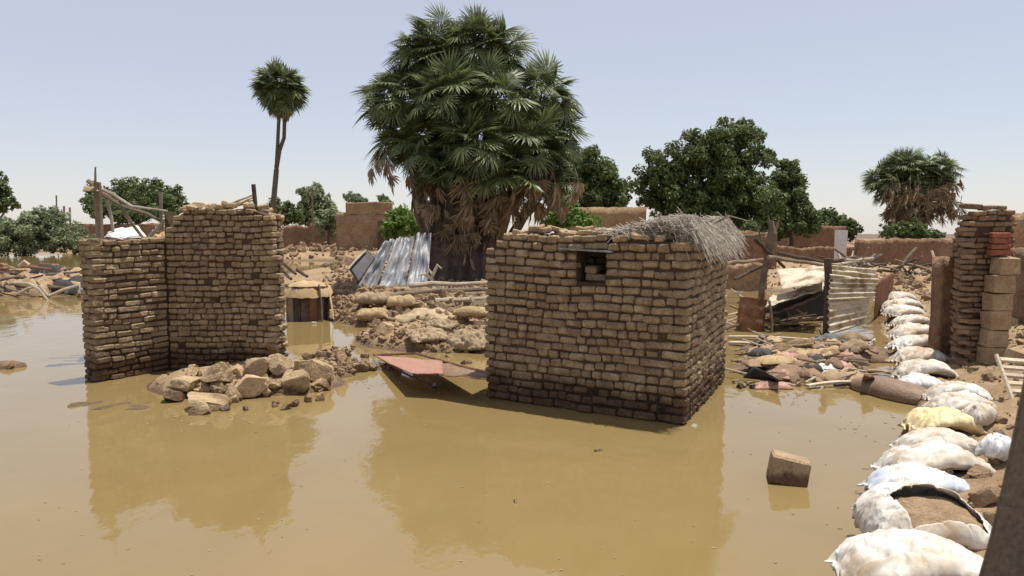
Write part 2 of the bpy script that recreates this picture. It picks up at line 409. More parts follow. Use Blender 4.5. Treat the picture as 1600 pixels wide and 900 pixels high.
MB().box((q.x, q.y, wz1 + .004), (wx1 - wx0 + .30, .40, .018), (0, R(1.5), yF), .003).build('lintel', M_grey, house, label='thin grey metal lintel over the window')
q = A + tF * ((wx0 + wx1) / 2 - .02) - nF * .10
rows = []
for j in range(3):                          # loose bricks partly filling the opening
    qq = A + tF * (wx0 + .07 + .13 * (j % 2) + .05) - nF * (.20)
    rows.append((BS[1][j], TRS((qq.x, qq.y, wz0 + .045 + .09 * (j // 2)), (0, 0, yF + rg.gauss(0, .12)), (.75, .9, .85))))
for me, M in rows: inst('brick', me, M, house)
# crumbled cap along the front wall head
caps = []
for i in range(30):
    s = rg.uniform(.15, LF - .1); qq = A + tF * s - nF * rg.uniform(.05, .30)
    caps.append((BS[rg.randrange(3)][rg.randrange(5)], TRS((qq.x, qq.y, topF(s) + rg.uniform(-.02, .03)), (rg.gauss(0, .15), rg.gauss(0, .1), yF + rg.gauss(0, .35)), (rg.uniform(.6, 1), rg.uniform(.6, .9), rg.uniform(.5, .8)))))
V, F = join(caps); build('crumbled_wall_head', V, F, M_clod, house, kind='stuff')

# --- the ruined wall, two leaves meeting in an inner corner
W0, W1 = G(152, 598).xy, G(266, 578).xy; W2 = D(430, 500, 10.95).xy
ruin = empty('ruined_brick_wall', (*W1, 0), 'ruined corner of mud brick walls left of the house, with a stepped top', 'wall')
BR = brick_set(.085, M_brick, 300, bev=.017, jit=.008)
LA, LB = (W1 - W0).length, (W2 - W1).length
topA = dentop(1.97, .012, 9, [(0, 1.97), (LA, 2.0)])
topB = dentop(2.38, .03, 10, [(0, 2.08), (.12, 2.14), (.2, 2.30), (.35, 2.38), (LB * .72, 2.42), (LB * .9, 2.36), (LB, 2.16)])
rr = random.Random(11)
lA = face(W0, W1, -.17, topA, .085, BR, rr, (.3, .5, .35)); lB = face(W1, W2, -.17, topB, .085, BR, rr, (1, .14, 0), drop=.004)
tA, tB = (W1 - W0).normalized(), (W2 - W1).normalized(); nA, nB = Vector((tA.y, -tA.x)), Vector((tB.y, -tB.x))
TW = .34
endA = face(W0 - nA * TW, W0, -.17, lambda s: 1.97, .085, BR, rr, (.6, .4, .1), start=.02, drop=.05)
def jag(s): return topB(LB) - .02
endB = face(W2, W2 - nB * TW, -.17, lambda s: 2.16 - .4 * s, .085, BR, rr, (.8, .3, 0), drop=.25, proud=.04)
backA = face(W1 - nA * TW, W0 - nA * TW, -.17, lambda s: topA(LA - s), .085, BR, rr, (.3, .4, .4)); backB = face(W2 - nB * TW, W1 - nB * TW, -.17, lambda s: topB(LB - s), .085, BR, rr, (.3, .4, .4))
vis = sorted(lA + lB, key=lambda q: q[1].translation.y)
lay(ruin, vis, 300); lay_rest(ruin, vis[300:] + endA + endB + backA + backB, M_brick)
cb = MB(); core(cb, W0, W1, TW, -.17, topA, s0=.03, s1=LA + .1); core(cb, W1, W2, TW, -.17, topB, s0=-.01, s1=LB - .05); cb.build('mortar', M_core, ruin)
caps = []
for i in range(34):
    s = rr.uniform(.25, LB - .05); qq = W1 + tB * s - nB * rr.uniform(.04, .32)
    caps.append((BR[rr.randrange(3)][rr.randrange(5)], TRS((qq.x, qq.y, topB(s) + rr.uniform(-.03, .05)), (rr.gauss(0, .25), rr.gauss(0, .2), rr.uniform(0, 3)), (rr.uniform(.6, 1.1), rr.uniform(.6, 1), rr.uniform(.5, .9)))))
V, F = join(caps); build('crumbled_wall_head', V, F, M_clod, ruin, kind='stuff')

# --- lumps: faceted clods and slabs
def clod_mesh(seed, mat, sub=3, n_cut=13):
    rg_ = random.Random(seed); bm = bmesh.new(); bmesh.ops.create_icosphere(bm, subdivisions=sub, radius=.5)
    o = Vector((seed * 3.7, seed * 1.3, 0)); pl = []
    for k in range(3):                      # blocky like broken brick: three rough pairs of faces, then chipped corners
        ax = [Vector((1, 0, 0)), Vector((0, 1, 0)), Vector((0, 0, 1))][k]
        for sg in (1, -1): pl.append(((ax * sg + Vector((rg_.gauss(0, .16), rg_.gauss(0, .16), rg_.gauss(0, .16)))).normalized(), rg_.uniform(.24, .36)))
    pl += [(Vector((rg_.gauss(0, 1), rg_.gauss(0, 1), rg_.gauss(0, 1))).normalized(), rg_.uniform(.33, .44)) for _ in range(n_cut - 6)]
    for v in bm.verts:
        p = v.co * 1.1
        for n, d in pl:
            e = p.dot(n) - d
            if e > 0: p -= n * e * .97
        p += p.normalized() * (.035 * noise.noise(p * 7 + o) + .02 * noise.noise(p * 17 + o)); v.co = p
    me = bpy.data.meshes.new('clod'); bm.to_mesh(me); bm.free(); me.materials.append(mat); return me
CL = [clod_mesh(i + 1, M_clod) for i in range(9)]; CLS = [clod_mesh(i + 31, M_clod, 1, 9) for i in range(9)]
SLAB = [brick_mesh(700 + i, 1, .62, .36, M_clod, .10, .07) for i in range(5)]
for s_ in SLAB:
    bm = bmesh.new(); bm.from_mesh(s_); bmesh.ops.subdivide_edges(bm, edges=bm.edges[:], cuts=2, use_grid_fill=True)
    for v in bm.verts: v.co += Vector((noise.noise(v.co * 5), noise.noise(v.co * 5 + Vector((9, 0, 0))), noise.noise(v.co * 5 + Vector((0, 9, 0))))) * .045
    bm.to_mesh(s_); bm.free(); s_.polygons.foreach_set('use_smooth', [False] * len(s_.polygons))

# ------------------------------------------------------------------ vegetation
NPR = np.random.default_rng(4)
def leaf_cloud(clumps, size, up=.35):
    """clumps: [(centre, radii, count)] -> folded diamond leaves spread through each clump"""
    VV, FF = [], []; base = 0
    for c, r, n in clumps:
        d = NPR.normal(size=(n, 3)); d /= np.linalg.norm(d, axis=1)[:, None]
        rad = NPR.uniform(.35, 1, (n, 1)) ** .6
        p = np.array(c) + d * rad * np.array(r)
        nn = d * .8 + NPR.normal(size=(n, 3)) * .55 + np.array([0, 0, up]); nn /= np.linalg.norm(nn, axis=1)[:, None]
        a = np.cross(nn, NPR.normal(size=(n, 3))); a /= np.linalg.norm(a, axis=1)[:, None]; b = np.cross(nn, a)
        s = size * NPR.uniform(.6, 1.3, (n, 1))
        q = np.stack([p - a * s, p + b * s * .45, p + a * s, p - b * s * .45], 1).reshape(-1, 3)
        VV.append(q); FF.append(np.arange(n * 4).reshape(n, 4) + base); base += n * 4
    return np.concatenate(VV), np.concatenate(FF)
def np_obj(name, V, F, mat, parent=None, **kw):
    o0 = WLOC[parent.name] if parent is not None else Vector((V[:, 0].mean(), V[:, 1].mean(), V[:, 2].min()))
    me = bpy.data.meshes.new(name); V = V - np.array(o0); n, k = F.shape
    me.vertices.add(len(V)); me.vertices.foreach_set('co', V.ravel())
    me.loops.add(n * k); me.loops.foreach_set('vertex_index', F.ravel().astype(np.int32))
    me.polygons.add(n); me.polygons.foreach_set('loop_start', np.arange(0, n * k, k, dtype=np.int32))
    me.update(calc_edges=True); me.materials.append(mat)
    o = bpy.data.objects.new(name, me); COL.objects.link(o)
    if parent is not None: o.parent = parent
    else: o.location = o0
    WLOC[o.name] = Vector(o0); return tag(o, **kw)
def tree(name, label, cat, Y, base_px, blobs, mat, leaf=.2, dens=1.0, group=None, seed=1, sub=.36, up=.35, trunk=True):
    """blobs: [(px, py, rx_px, ry_px)] of the crown outline at distance Y; each is filled with small tufts"""
    rg_ = random.Random(seed); k = Y / FPX
    b = D(base_px, 400, Y); gz = max(0, hz(b.x, b.y)); root = empty(name, (b.x, b.y, gz), label, cat, group)
    clumps, cen = [], []
    for px, py, rx, ry in blobs:
        c = D(px, py, Y + rg_.uniform(-.4, .4) * rx * k); rx *= k; ry *= k; cen.append((c, rx))
        m = 62
        r0 = sub * .78 * math.sqrt(rx * ry)
        for i in range(m):
            d = Vector((rg_.gauss(0, 1), rg_.gauss(0, 1), rg_.gauss(0, 1))).normalized()
            f = rg_.uniform(.5, 1.14) if i > m * .25 else rg_.uniform(0, .5)
            cc = c + Vector((d.x * rx, d.y * rx, d.z * ry)) * f; rr_ = r0 * rg_.uniform(.65, 1.25)
            clumps.append((cc, (rr_, rr_, rr_ * .85), max(12, int(dens * 8.5 * (rr_ / leaf) ** 2))))
    V, F = leaf_cloud(clumps, leaf, up); np_obj('crown', V, F, mat, root, kind='stuff')
    mb = MB()
    if trunk:
        top = sum((c for c, _ in cen), Vector()) / len(cen); f0 = Vector((b.x, b.y, gz - .1)); fork = f0.lerp(top, .45)
        r = .055 * (top.z - gz) ** .8
        mb.tube([f0, f0.lerp(fork, .5) + Vector((.1, 0, 0)), fork], [r * 1.3, r, r * .8], 8)
        for c, rx in cen: mb.tube([fork, fork.lerp(c, .5) + Vector((rg_.gauss(0, .15), rg_.gauss(0, .15), .1)), c], [r * .6, r * .4, r * .15], 5)
        mb.build('trunk', M_bark, root)
    return root

def fan_mesh(seed, mat, R_=.9, pet=.9, n=19, spread=118, tilt=25, droop=.35, ragged=.0, curl=.0):
    rg_ = random.Random(seed); V, F = [], []
    mb = MB(); mb.tube([(0, 0, 0), (0, pet * .5, .03), (0, pet, 0)], [.022, .015, .011], 3, False); V += mb.V; F += mb.F
    ct, st = math.cos(R(tilt)), math.sin(R(tilt))
    def place(x, y, r):                    # fan plane -> tilted about the hub, tips drooping
        z = -droop * (r / R_) ** 2 * R_ * .5
        return Vector((x, pet + y * ct + z * st, z * ct - y * st))
    for i in range(n):
        a = R(-spread + 2 * spread * i / (n - 1) + rg_.uniform(-3, 3)); rr_ = R_ * (1 - .22 * abs(i / (n - 1) - .5) * 2) * rg_.uniform(.88, 1.06) * (rg_.uniform(.6, 1) if ragged else 1)
        hw = R(spread / (n - 1)) * .92; tw = rg_.uniform(-.15, .15) * (1 + curl * 3)
        def pt(r, da, dz): return place(math.sin(a + da) * r, math.cos(a + da) * r, r) + Vector((0, -dz * st, dz * ct))
        b = len(V); r1, r2 = rr_ * .46, rr_ * .76
        V += [pt(.02, 0, 0), pt(r1, -hw, -.02), pt(r1, 0, .03), pt(r1, hw, -.02), pt(r2, -hw * .42, -.01 + tw * .1), pt(r2, hw * .42, -.01 - tw * .1), pt(rr_, rg_.uniform(-.06, .06), -.06 * rg_.random())]
        F += [(b, b + 1, b + 2), (b, b + 2, b + 3), (b + 1, b + 4, b + 2), (b + 2, b + 5, b + 3), (b + 2, b + 4, b + 5), (b + 4, b + 6, b + 5)]
    me = mesh(V, F, False, 'fan_leaf'); me.materials.append(mat); return me
FAN = [fan_mesh(i, M_palm, R_=random.Random(i).uniform(.85, 1.05), pet=.75 + .1 * (i % 4), n=24, tilt=10 + 9 * (i % 5), droop=.2 + .12 * (i % 4)) for i in range(8)]
DEADF = [fan_mesh(50 + i, M_dead, R_=.85, pet=.6, n=13, spread=45 + 12 * i, tilt=10, droop=.5, ragged=1, curl=1) for i in range(5)]
def leaf_matrix(p, d, rg_, s=1.0, roll=.35):
    d = d.normalized(); u = Vector((rg_.gauss(0, roll), rg_.gauss(0, roll), 1)) + Vector((d.x, d.y, 0)) * .5
    if abs(d.z) > .9: u = Vector((d.x, d.y, 0)).normalized() + Vector((0, 0, .2))
    z = (u - d * u.dot(d)).normalized(); x = d.cross(z)
    return Matrix(((x.x * s, d.x * s, z.x * s, p.x), (x.y * s, d.y * s, z.y * s, p.y), (x.z * s, d.z * s, z.z * s, p.z), (0, 0, 0, 1)))
def palm_head(root, c, n, s, rg_, lo=-35, hi=88, meshes=FAN, name='fan_leaf', off=.12):
    for i in range(n):
        az = i * 2.39996 + rg_.uniform(-.3, .3); sl_ = math.sin(R(lo)) + (math.sin(R(hi)) - math.sin(R(lo))) * ((i + .5) / n)
        el = math.asin(max(-1, min(1, sl_))) + rg_.gauss(0, .08)
        d = Vector((math.cos(az) * math.cos(el), math.sin(az) * math.cos(el), math.sin(el)))
        inst(name, meshes[rg_.randrange(len(meshes))], leaf_matrix(c + d * off, d, rg_, s * rg_.uniform(.82, 1.12)), root)

# big palm clump
rp = random.Random(21); PY = 24.0
bp = D(722, 436, PY); gz = hz(bp.x, bp.y)
palm = empty('palm_tree', (bp.x, bp.y, gz), 'huge bushy fan palm clump with dead brown skirt behind the brick house', 'tree')
heads = [(682, 64, .3), (742, 60, .2), (664, 86, .2), (770, 78, .2), (622, 140, -.2), (640, 198, .4), (700, 140, -1.2), (775, 142, -.9), (848, 138, .3), (666, 212, -1.0), (745, 215, -1.7), (828, 212, -.9), (846, 270, .2), (704, 258, -1.2), (790, 262, -1.3), (720, 105, .2), (852, 190, .6)]
mb = MB(); extra = []; cnt = 0
for i, (px, py, dy) in enumerate(heads):
    c = D(px, py + 20, PY + dy); foot = Vector((bp.x + (px - 735) * .006 + rp.uniform(-.25, .25), bp.y + dy * .5, gz - .1))
    lo = -8 if py > 240 else -32
    for k in range(46):
        az = k * 2.39996 + rp.uniform(-.3, .3); q = math.sin(R(lo)) + (math.sin(R(86)) - math.sin(R(lo))) * ((k + .5) / 46)
        el = math.asin(max(-1, min(1, q))) + rp.gauss(0, .08); d = Vector((math.cos(az) * math.cos(el), math.sin(az) * math.cos(el), math.sin(el)))
        extra.append((FAN[rp.randrange(8)], leaf_matrix(c + d * .1, d, rp, .74 * rp.uniform(.75, 1.2)), (c + d).y + rp.uniform(0, .6)))
    mid = foot.lerp(c, .5) + Vector((rp.gauss(0, .12), 0, 0)); mb.tube([foot, mid, c], [.24, .17, .12], 7)
mb.build('trunk', M_bark, palm)
extra.sort(key=lambda e: e[2])
for me, M, _ in extra[:300]: inst('fan_leaf', me, M, palm)
V, F = join([(me, M) for me, M, _ in extra[300:]]); build('foliage', V, F, M_palm, palm, kind='stuff')
for i in range(190):
    px = rp.uniform(655, 872); py = rp.uniform(262, 325)
    if i > 100: px = rp.uniform(692, 780); py = rp.uniform(318, 415)
    p = D(px, py, PY + (rp.uniform(-1.9, -.9) if i % 2 else rp.uniform(-.8, .6))); out = Vector((p.x - bp.x, (p.y - bp.y), 0)) * .35
    d = Vector((out.x * .25 + rp.gauss(0, .15), -abs(rp.gauss(.08, .15)), -1)); p += Vector((0, 0, .5))
    inst('dead_leaf', DEADF[rp.randrange(5)], leaf_matrix(p, d, rp, rp.uniform(.7, 1.1) if i <= 100 else rp.uniform(.45, .75)), palm)
for px, py in ((580, 250), (592, 236), (612, 262), (640, 262), (606, 246), (880, 290), (865, 310), (890, 275)):
    p = D(px + 8, py - 12, PY - .9); inst('dead_leaf', DEADF[rp.randrange(5)], leaf_matrix(p, Vector((-.3 if px < 700 else .25, -.2, -1)), rp, .8), palm)

# slender forked palm
TY = 38.0; b1 = D(427, 352, TY); g1 = hz(b1.x, b1.y)
slim = empty('palm_tree', (b1.x, b1.y, g1), 'slender palm with a forked leaning trunk and round crown, behind the ruined wall', 'tree')
f0 = Vector((b1.x - .05, b1.y, g1 - .1)); P_ = lambda x, y: D(x, y, TY)
mb = MB(); mb.tube([f0, P_(427, 320), P_(432, 265)], [.16, .14, .13], 8); mb.tube([P_(432, 262), P_(437, 235), P_(444, 215), P_(445, 180)], [.12, .10, .095, .09], 7); mb.tube([P_(432, 268), P_(434, 225), P_(436, 180)], [.11, .09, .085], 7)
mb.build('trunk', M_bark, slim)
FAN_S = [fan_mesh(80 + i, M_palm, R_=.75, pet=.8, n=17, spread=115, tilt=8 + 6 * i, droop=.3) for i in range(5)]
palm_head(slim, P_(436, 138), 110, .90, rp, lo=-80, meshes=FAN_S); palm_head(slim, P_(442, 142), 60, .9, rp, lo=-80, hi=30, meshes=FAN_S)
palm_head(slim, P_(440, 150), 16, .85, rp, lo=-85, hi=-58, meshes=DEADF, name='dead_leaf')

# far palm on the right
FY = 58.0; b2 = D(1425, 372, FY)
fp = empty('palm_tree', (b2.x, b2.y, hz(b2.x, b2.y)), 'broad palm clump with long dead skirt above the far wall at right', 'tree')
P_ = lambda x, y: D(x, y, FY); mb = MB()
for px, py, n in ((1385, 285, 34), (1408, 265, 40), (1435, 270, 30), (1466, 272, 40), (1455, 295, 26), (1395, 305, 24), (1425, 290, 24)):
    palm_head(fp, P_(px, py), int(n * 1.35), .98, rp, lo=-22); mb.tube([Vector((P_(1425 + (px - 1425) * .3, 380).xy[:] + (hz(b2.x, b2.y) - .1,))), P_(1425 + (px - 1425) * .6, 330), P_(px, py)], [.3, .22, .18], 6)
mb.build('trunk', M_bark, fp)
for i in range(170):
    px = rp.uniform(1370, 1480); py = rp.uniform(288, 340) - (10 if px > 1460 else 0); p = P_(px, py); p.y += rp.uniform(-2.4, .6); p.z += .7
    inst('dead_leaf', DEADF[rp.randrange(5)], leaf_matrix(p, Vector((rp.gauss((1425 - px) * .004, .1), rp.gauss(0, .15), -1)), rp, rp.uniform(1.1, 1.6)), fp)

tree('broadleaf_tree', 'tall dark green tree with separate rounded tufts behind the brush-topped house', 'tree', 45, 1140,
     [(1040, 265, 38, 34), (1025, 305, 30, 34), (1080, 255, 34, 44), (1120, 240, 40, 46), (1155, 215, 36, 26), (1150, 270, 46, 46), (1095, 310, 60, 42), (1160, 320, 55, 40), (1190, 245, 18, 16), (1130, 350, 70, 26), (1060, 340, 40, 24)], M_neem, .125, 1.0, 'dark trees behind the house', 3)
tree('broadleaf_tree', 'dark conical tree right of the tallest dark green tree', 'tree', 47, 1235,
     [(1232, 268, 22, 26), (1228, 300, 32, 30), (1235, 335, 36, 30), (1215, 355, 40, 20), (1262, 350, 20, 18)], M_neem, .125, 1.0, 'dark trees behind the house', 4)
tree('broadleaf_tree', 'rounded dark tree beside the right edge of the big palm', 'tree', 43, 930,
     [(915, 265, 36, 36), (945, 290, 40, 40), (900, 300, 40, 40), (965, 300, 22, 24), (930, 315, 50, 22)], M_neem, .125, 1.0, 'dark trees behind the house', 5)
tree('broadleaf_tree', 'low dark trees tapering off behind the square mud building', 'tree', 62, 1300,
     [(1285, 345, 26, 22), (1310, 352, 24, 18), (1330, 358, 16, 16)], M_neem, .16, 1.0, 'dark trees behind the house', 6)
tree('broadleaf_tree', 'wide dark tree on the skyline left of the slender palm', 'tree', 66, 215,
     [(165, 315, 32, 24), (205, 303, 34, 22), (245, 303, 34, 20), (268, 318, 20, 20), (210, 325, 60, 22)], M_neem, .17, 1.0, 'trees on the left skyline', 7)
tree('broadleaf_tree', 'dark rounded tree at the foot of the slender palm', 'tree', 60, 445, [(435, 330, 26, 18), (455, 335, 22, 16), (420, 338, 18, 14)], M_neem, .16, 1.0, 'trees on the left skyline', 8)
tree('broadleaf_tree', 'mid green tree behind the bare pole near the slender palm', 'tree', 64, 492, [(490, 312, 22, 22), (500, 335, 28, 24), (475, 335, 14, 18)], M_bright if False else M_pale, .2, 1.1, 'trees on the left skyline', 9)
tree('broadleaf_tree', 'grey green thorn tree at the corner of the tan mud house', 'tree', 54, 510, [(512, 352, 18, 18), (520, 338, 14, 14)], M_pale, .15, .8, 'trees on the left skyline', 10)
tree('broadleaf_tree', 'dark tree cut off by the left edge of the photo', 'tree', 55, -15, [(-12, 290, 24, 22), (5, 300, 10, 8), (10, 318, 22, 8), (-20, 318, 24, 20)], M_neem, .17, 1.0, 'trees on the left skyline', 12)
tree('thorn_bush', 'wide grey green bush at the water edge far left', 'bush', 50, 55,
     [(30, 362, 52, 28), (75, 356, 40, 28), (10, 374, 44, 20), (100, 376, 42, 18), (55, 350, 34, 18), (62, 336, 12, 10), (-20, 362, 44, 26), (125, 382, 26, 12)], M_pale, .11, .9, seed=13, trunk=False)
tree('green_bush', 'bright yellow green bush beside the tan mud house', 'bush', 30, 628, [(625, 345, 24, 22), (640, 355, 20, 20), (612, 358, 14, 16)], M_bright, .1, .8, seed=14, trunk=False)
tree('green_bush', 'green bush at the foot of the far right palm', 'bush', 54, 1412, [(1400, 360, 24, 13), (1425, 357, 22, 14), (1455, 366, 22, 8)], M_bright if False else M_neem, .125, 1.0, seed=15, trunk=False)
tree('green_bush', 'green creeper bush behind the wall head of the brick house', 'bush', 26, 890, [(880, 330, 24, 28), (905, 345, 28, 16), (860, 345, 20, 16)], M_bright, .1, .6, seed=16, trunk=False)
tree('green_bush', 'green bush behind the dark wall at the right edge', 'bush', 26, 1600, [(1598, 352, 16, 20), (1615, 345, 24, 26)], M_pale, .1, .8, seed=17, trunk=False)
for px, py, s_, lab in ((550, 308, 14, 'sparse tuft of leaves on the roof line of the tan mud house'), (598, 310, 9, 'thin dark sapling on the skyline above the tan mud house')):
    tree('sapling', lab, 'tree', 66, px, [(px, py, s_, s_ * .5), (px + 8, py + 6, s_, s_ * .4)], M_pale, .16, .6, seed=px)

# ------------------------------------------------------------------ mud buildings and far walls
def mud_wall(name, label, cat, Y, px0, px1, py_top, depth=.4, mat=None, z0=None, Y2=None, rough_top=.06, group=None, parent=None, seed=0, n=40):
    a, b = D(px0, py_top, Y), D(px1, py_top, Y2 or Y)
    t = (b.xy - a.xy); L = t.length; t /= L; nr = Vector((-t.y, t.x)); V, F = [], []
    nz_ = 8
    for i in range(n + 1):
        s = i / n; q = a.lerp(b, s); zt = q.z + rough_top * fb(s * L * .8, seed, 1) + rough_top * .5 * fb(s * L * 4, seed, 2)
        zb = -.1 if z0 is None else z0
        for off in (0, depth):
            for k in range(nz_ + 1):
                z = zb + (zt - zb) * k / nz_; bul = .05 * fb(s * L * .9, z * .9, seed + off)
                V.append((q.x + nr.x * (off + (bul if not off else -bul)), q.y + nr.y * (off + (bul if not off else -bul)), z))
    m = nz_ + 1; st_ = 2 * m
    for i in range(n):
        o = i * st_
        for k in range(nz_):
            F.append((o + k, o + st_ + k, o + st_ + k + 1, o + k + 1)); F.append((o + m + st_ + k, o + m + k, o + m + k + 1, o + m + st_ + k + 1))
        F.append((o + nz_, o + st_ + nz_, o + st_ + m + nz_, o + m + nz_))
    for o, w in ((0, 1), (n * st_, -1)):
        for k in range(nz_):
            f = (o + k, o + k + 1, o + m + k + 1, o + m + k); F.append(f if w > 0 else f[::-1])
    return build(name, V, F, mat or M_tanmud, parent, smooth=True, label=None if parent else label, cat=None if parent else cat, group=group)
def house_box(label, Y, px0, px1, py_top, back, mat, seed=0, upper=None):
    a, b = D(px0, py_top, Y), D(px1, py_top, Y)
    root = empty('mud_house', ((a.x + b.x) / 2, Y, 0), label, 'house')
    mud_wall('wall', None, None, Y, px0, px1, py_top, .5, mat, parent=root, seed=seed)
    k = 1200 / Y
    for pxs in (px0, px1):                  # side walls running back
        pa = D(pxs, py_top, Y + .5); inx = .5 if pxs == px0 else -.5
        V, F = [], []
        x0 = pa.x; x1 = pa.x + inx
        mb_ = MB().box(((x0 + x1) / 2, Y + .5 + back / 2, pa.z / 2 - .06), (.48, back, pa.z - .02), jit=.02); mb_.build('wall', mat, root)
    MB().box(((a.x + b.x) / 2, Y + back / 2 + .25, a.z - .22), (b.x - a.x - .6, back - .3, .18), jit=.03).build('roof', mat, root)
    return root
hs = house_box('flat roofed tan mud house with a raised parapet, left of the big palm', 47, 525, 680, 332, 4, M_tanmud, 3)
mud_wall('parapet', None, None, 46.98, 540, 612, 316, .45, M_tanmud, z0=D(540, 333, 47).z - .05, parent=hs, seed=4)
q = D(582, 372, 46.7)
MB().box((D(590, 0, 46.6).x, 46.6, 1.2), (.35, .18, 2.0)).build('door', M_darkwood, hs)
MB().tube([D(578, 392, 46), D(594, 352, 46.5)], .06, 6).build('leaning_beam', M_darkwood, None, label='dark beam leaning on the tan mud house', cat='beam')
hb = house_box('square red brown mud building behind the collapsed iron shed', 50, 1235, 1322, 353, 4, M_redmud, 5)
mud_wall('mud_wall', 'long red brown mud wall closing the far end of the bank path', 'wall', 33, 1342, 1500, 374, .4, M_redmud, seed=6, rough_top=.09)
mud_wall('mud_wall', 'low broken brown mud wall in front of the square mud building', 'wall', 36, 1195, 1335, 386, .4, M_redmud, seed=7, rough_top=.12)
mud_wall('mud_wall', 'pale mud wall seen above the wall head of the brick house', 'wall', 40, 895, 1010, 324, .4, M_tanmud, seed=8, Y2=42)
mud_wall('mud_wall', 'far red brown wall under the skyline trees at left', 'wall', 62, 95, 330, 350, .4, M_redmud, seed=9, rough_top=.2)
mud_wall('mud_wall', 'low crumbling brown wall beyond the rubble field', 'wall', 56, 440, 530, 352, .4, M_redmud, seed=10, rough_top=.4)
mud_wall('mud_wall', 'low pale mud wall between brick house and forked dead trunk', 'wall', 24, 1112, 1200, 412, .4, M_tanmud, seed=11, rough_top=.09)
mud_wall('mud_wall', 'dark mud wall behind the brick pier at the right edge', 'wall', 13.5, 1560, 1760, 388, .35, M_darkbrick, seed=12, Y2=12.4)
mud_wall('mud_wall', 'pale topped mud wall far behind the brick pier', 'wall', 20, 1560, 1700, 334, .35, M_tanmud, seed=13)
mud_wall('mud_wall', 'low brown wall stub behind the brush roof', 'wall', 30, 1130, 1215, 362, .35, M_redmud, seed=14, rough_top=.1)
p = D(1313, 404, 35); MB().box((p.x, 35, .95), (.42, .3, 1.7), jit=.03).build('gate_pillar', M_white, label='pale whitewashed gate pillar beside the low brown wall', cat='pillar')
for px, y0, y1, Y, rr_, lab in ((488, 292, 372, 55, .06, 'tall bare wooden pole in front of the mid green tree'), (88, 305, 350, 80, .07, 'thin mast on the skyline far left, the tallest'), (100, 322, 350, 80, .10, 'short mast on the skyline far left, middle one'), (109, 324, 350, 82, .10, 'short mast on the skyline far left, right one')):
    a = D(px, y1, Y); MB().tube([(a.x, Y, 0.1), (a.x + .05, Y, a.z), D(px, y0, Y)], rr_, 6).build('pole', M_wood, label=lab, cat='pole')

# rubble field beyond the drum
rf = []
for i in range(900):
    px = rp.uniform(436, 660); py = rp.uniform(378, 412); p = G(px, py, .3)
    if hz(p.x, p.y) < .05: continue
    s_ = rp.uniform(.12, .5); rf.append((CLS[rp.randrange(9)], TRS((p.x, p.y, hz(p.x, p.y) + s_ * .15), (rp.uniform(0, 6), rp.uniform(0, 6), rp.uniform(0, 6)), (s_ * 1.5, s_, s_ * .7))))
V, F = join(rf); build('rubble_field', V, F, M_soil, label='field of broken mud rubble beyond the flooded lane', cat='rubble', kind='stuff')

# ------------------------------------------------------------------ general shapes for debris
def patch(name, P00, P10, P11, P01, nu, nv, disp, mat, thick=.006, parent=None, smooth=True, **kw):
    """thick bent sheet between four corners; disp(u, v) moves it along its normal"""
    P00, P10, P11, P01 = map(Vector, (P00, P10, P11, P01))
    n = (P10 - P00).cross(P01 - P00).normalized(); V, F = [], []
    for sgn in (0, 1):
        for j in range(nv + 1):
            for i in range(nu + 1):
                u, v = i / nu, j / nv
                p = P00.lerp(P10, u).lerp(P01.lerp(P11, u), v)
                V.append(p + n * (disp(u, v) - sgn * thick))
    m = nu + 1; N = m * (nv + 1)
    for j in range(nv):
        for i in range(nu):
            a = j * m + i; F.append((a, a + 1, a + m + 1, a + m)); F.append((N + a + m, N + a + m + 1, N + a + 1, N + a))
    for i in range(nu):
        F.append((i + 1, i, N + i, N + i + 1)); a = nv * m + i; F.append((a, a + 1, N + a + 1, N + a))
    for j in range(nv):
        a = j * m; F.append((a, a + m, N + a + m, N + a)); a = j * m + nu; F.append((a + m, a, N + a, N + a + m))
    return build(name, V, F, mat, parent, smooth=smooth, **kw)
def corr(k, amp, axis=0, dent=.0, seed=0):
    def f(u, v):
        s = v if axis == 0 else u
        return amp * math.sin(s * k * 2 * math.pi) + dent * fb(u * 1.6, v * 1.6, seed)
    return f
def cloth(name, px, py, sx, sy, rot, mat, hump=.12, seed=0, n=16, z=None, **kw):
    """crumpled cloth lying on land or debris"""
    c = hit(px, py); ca, sa = math.cos(rot), math.sin(rot); V, F = [], []
    for sg in (0, 1):
        for j in range(n + 1):
            for i in range(n + 1):
                u, v = i / n - .5, j / n - .5
                e = 1 + .22 * fb(u * 2 + seed, v * 2, 4)
                x, y = u * sx * e, v * sy * e; X, Y_ = c.x + x * ca - y * sa, c.y + x * sa + y * ca
                f_ = max(0, 1 - (4 * u * u) ** 2) * max(0, 1 - (4 * v * v) ** 2)
                zz = (max(0, hz(X, Y_)) if z is None else z) + .012 + hump * f_ * (.5 + .38 * fb(u * 2.2, v * 2.6, seed + .5, 2)) + .35 * hump * (.25 + f_) * abs(fb(u * 4, v * 6, seed, 1))
                V.append((X, Y_, zz - sg * .008))
    m = n + 1; N = m * m
    for j in range(n):
        for i in range(n):
            a = j * m + i; F.append((a, a + 1, a + m + 1, a + m)); F.append((N + a + m, N + a + m + 1, N + a + 1, N + a))
    for i in range(n):
        F.append((i + 1, i, N + i, N + i + 1)); a = n * m + i; F.append((a, a + 1, N + a + 1, N + a))
        a = i * m; F.append((a, a + m, N + a + m, N + a)); a = i * m + n; F.append((a + m, a, N + a, N + a + m))
    return build(name, V, F, mat, smooth=True, **kw)
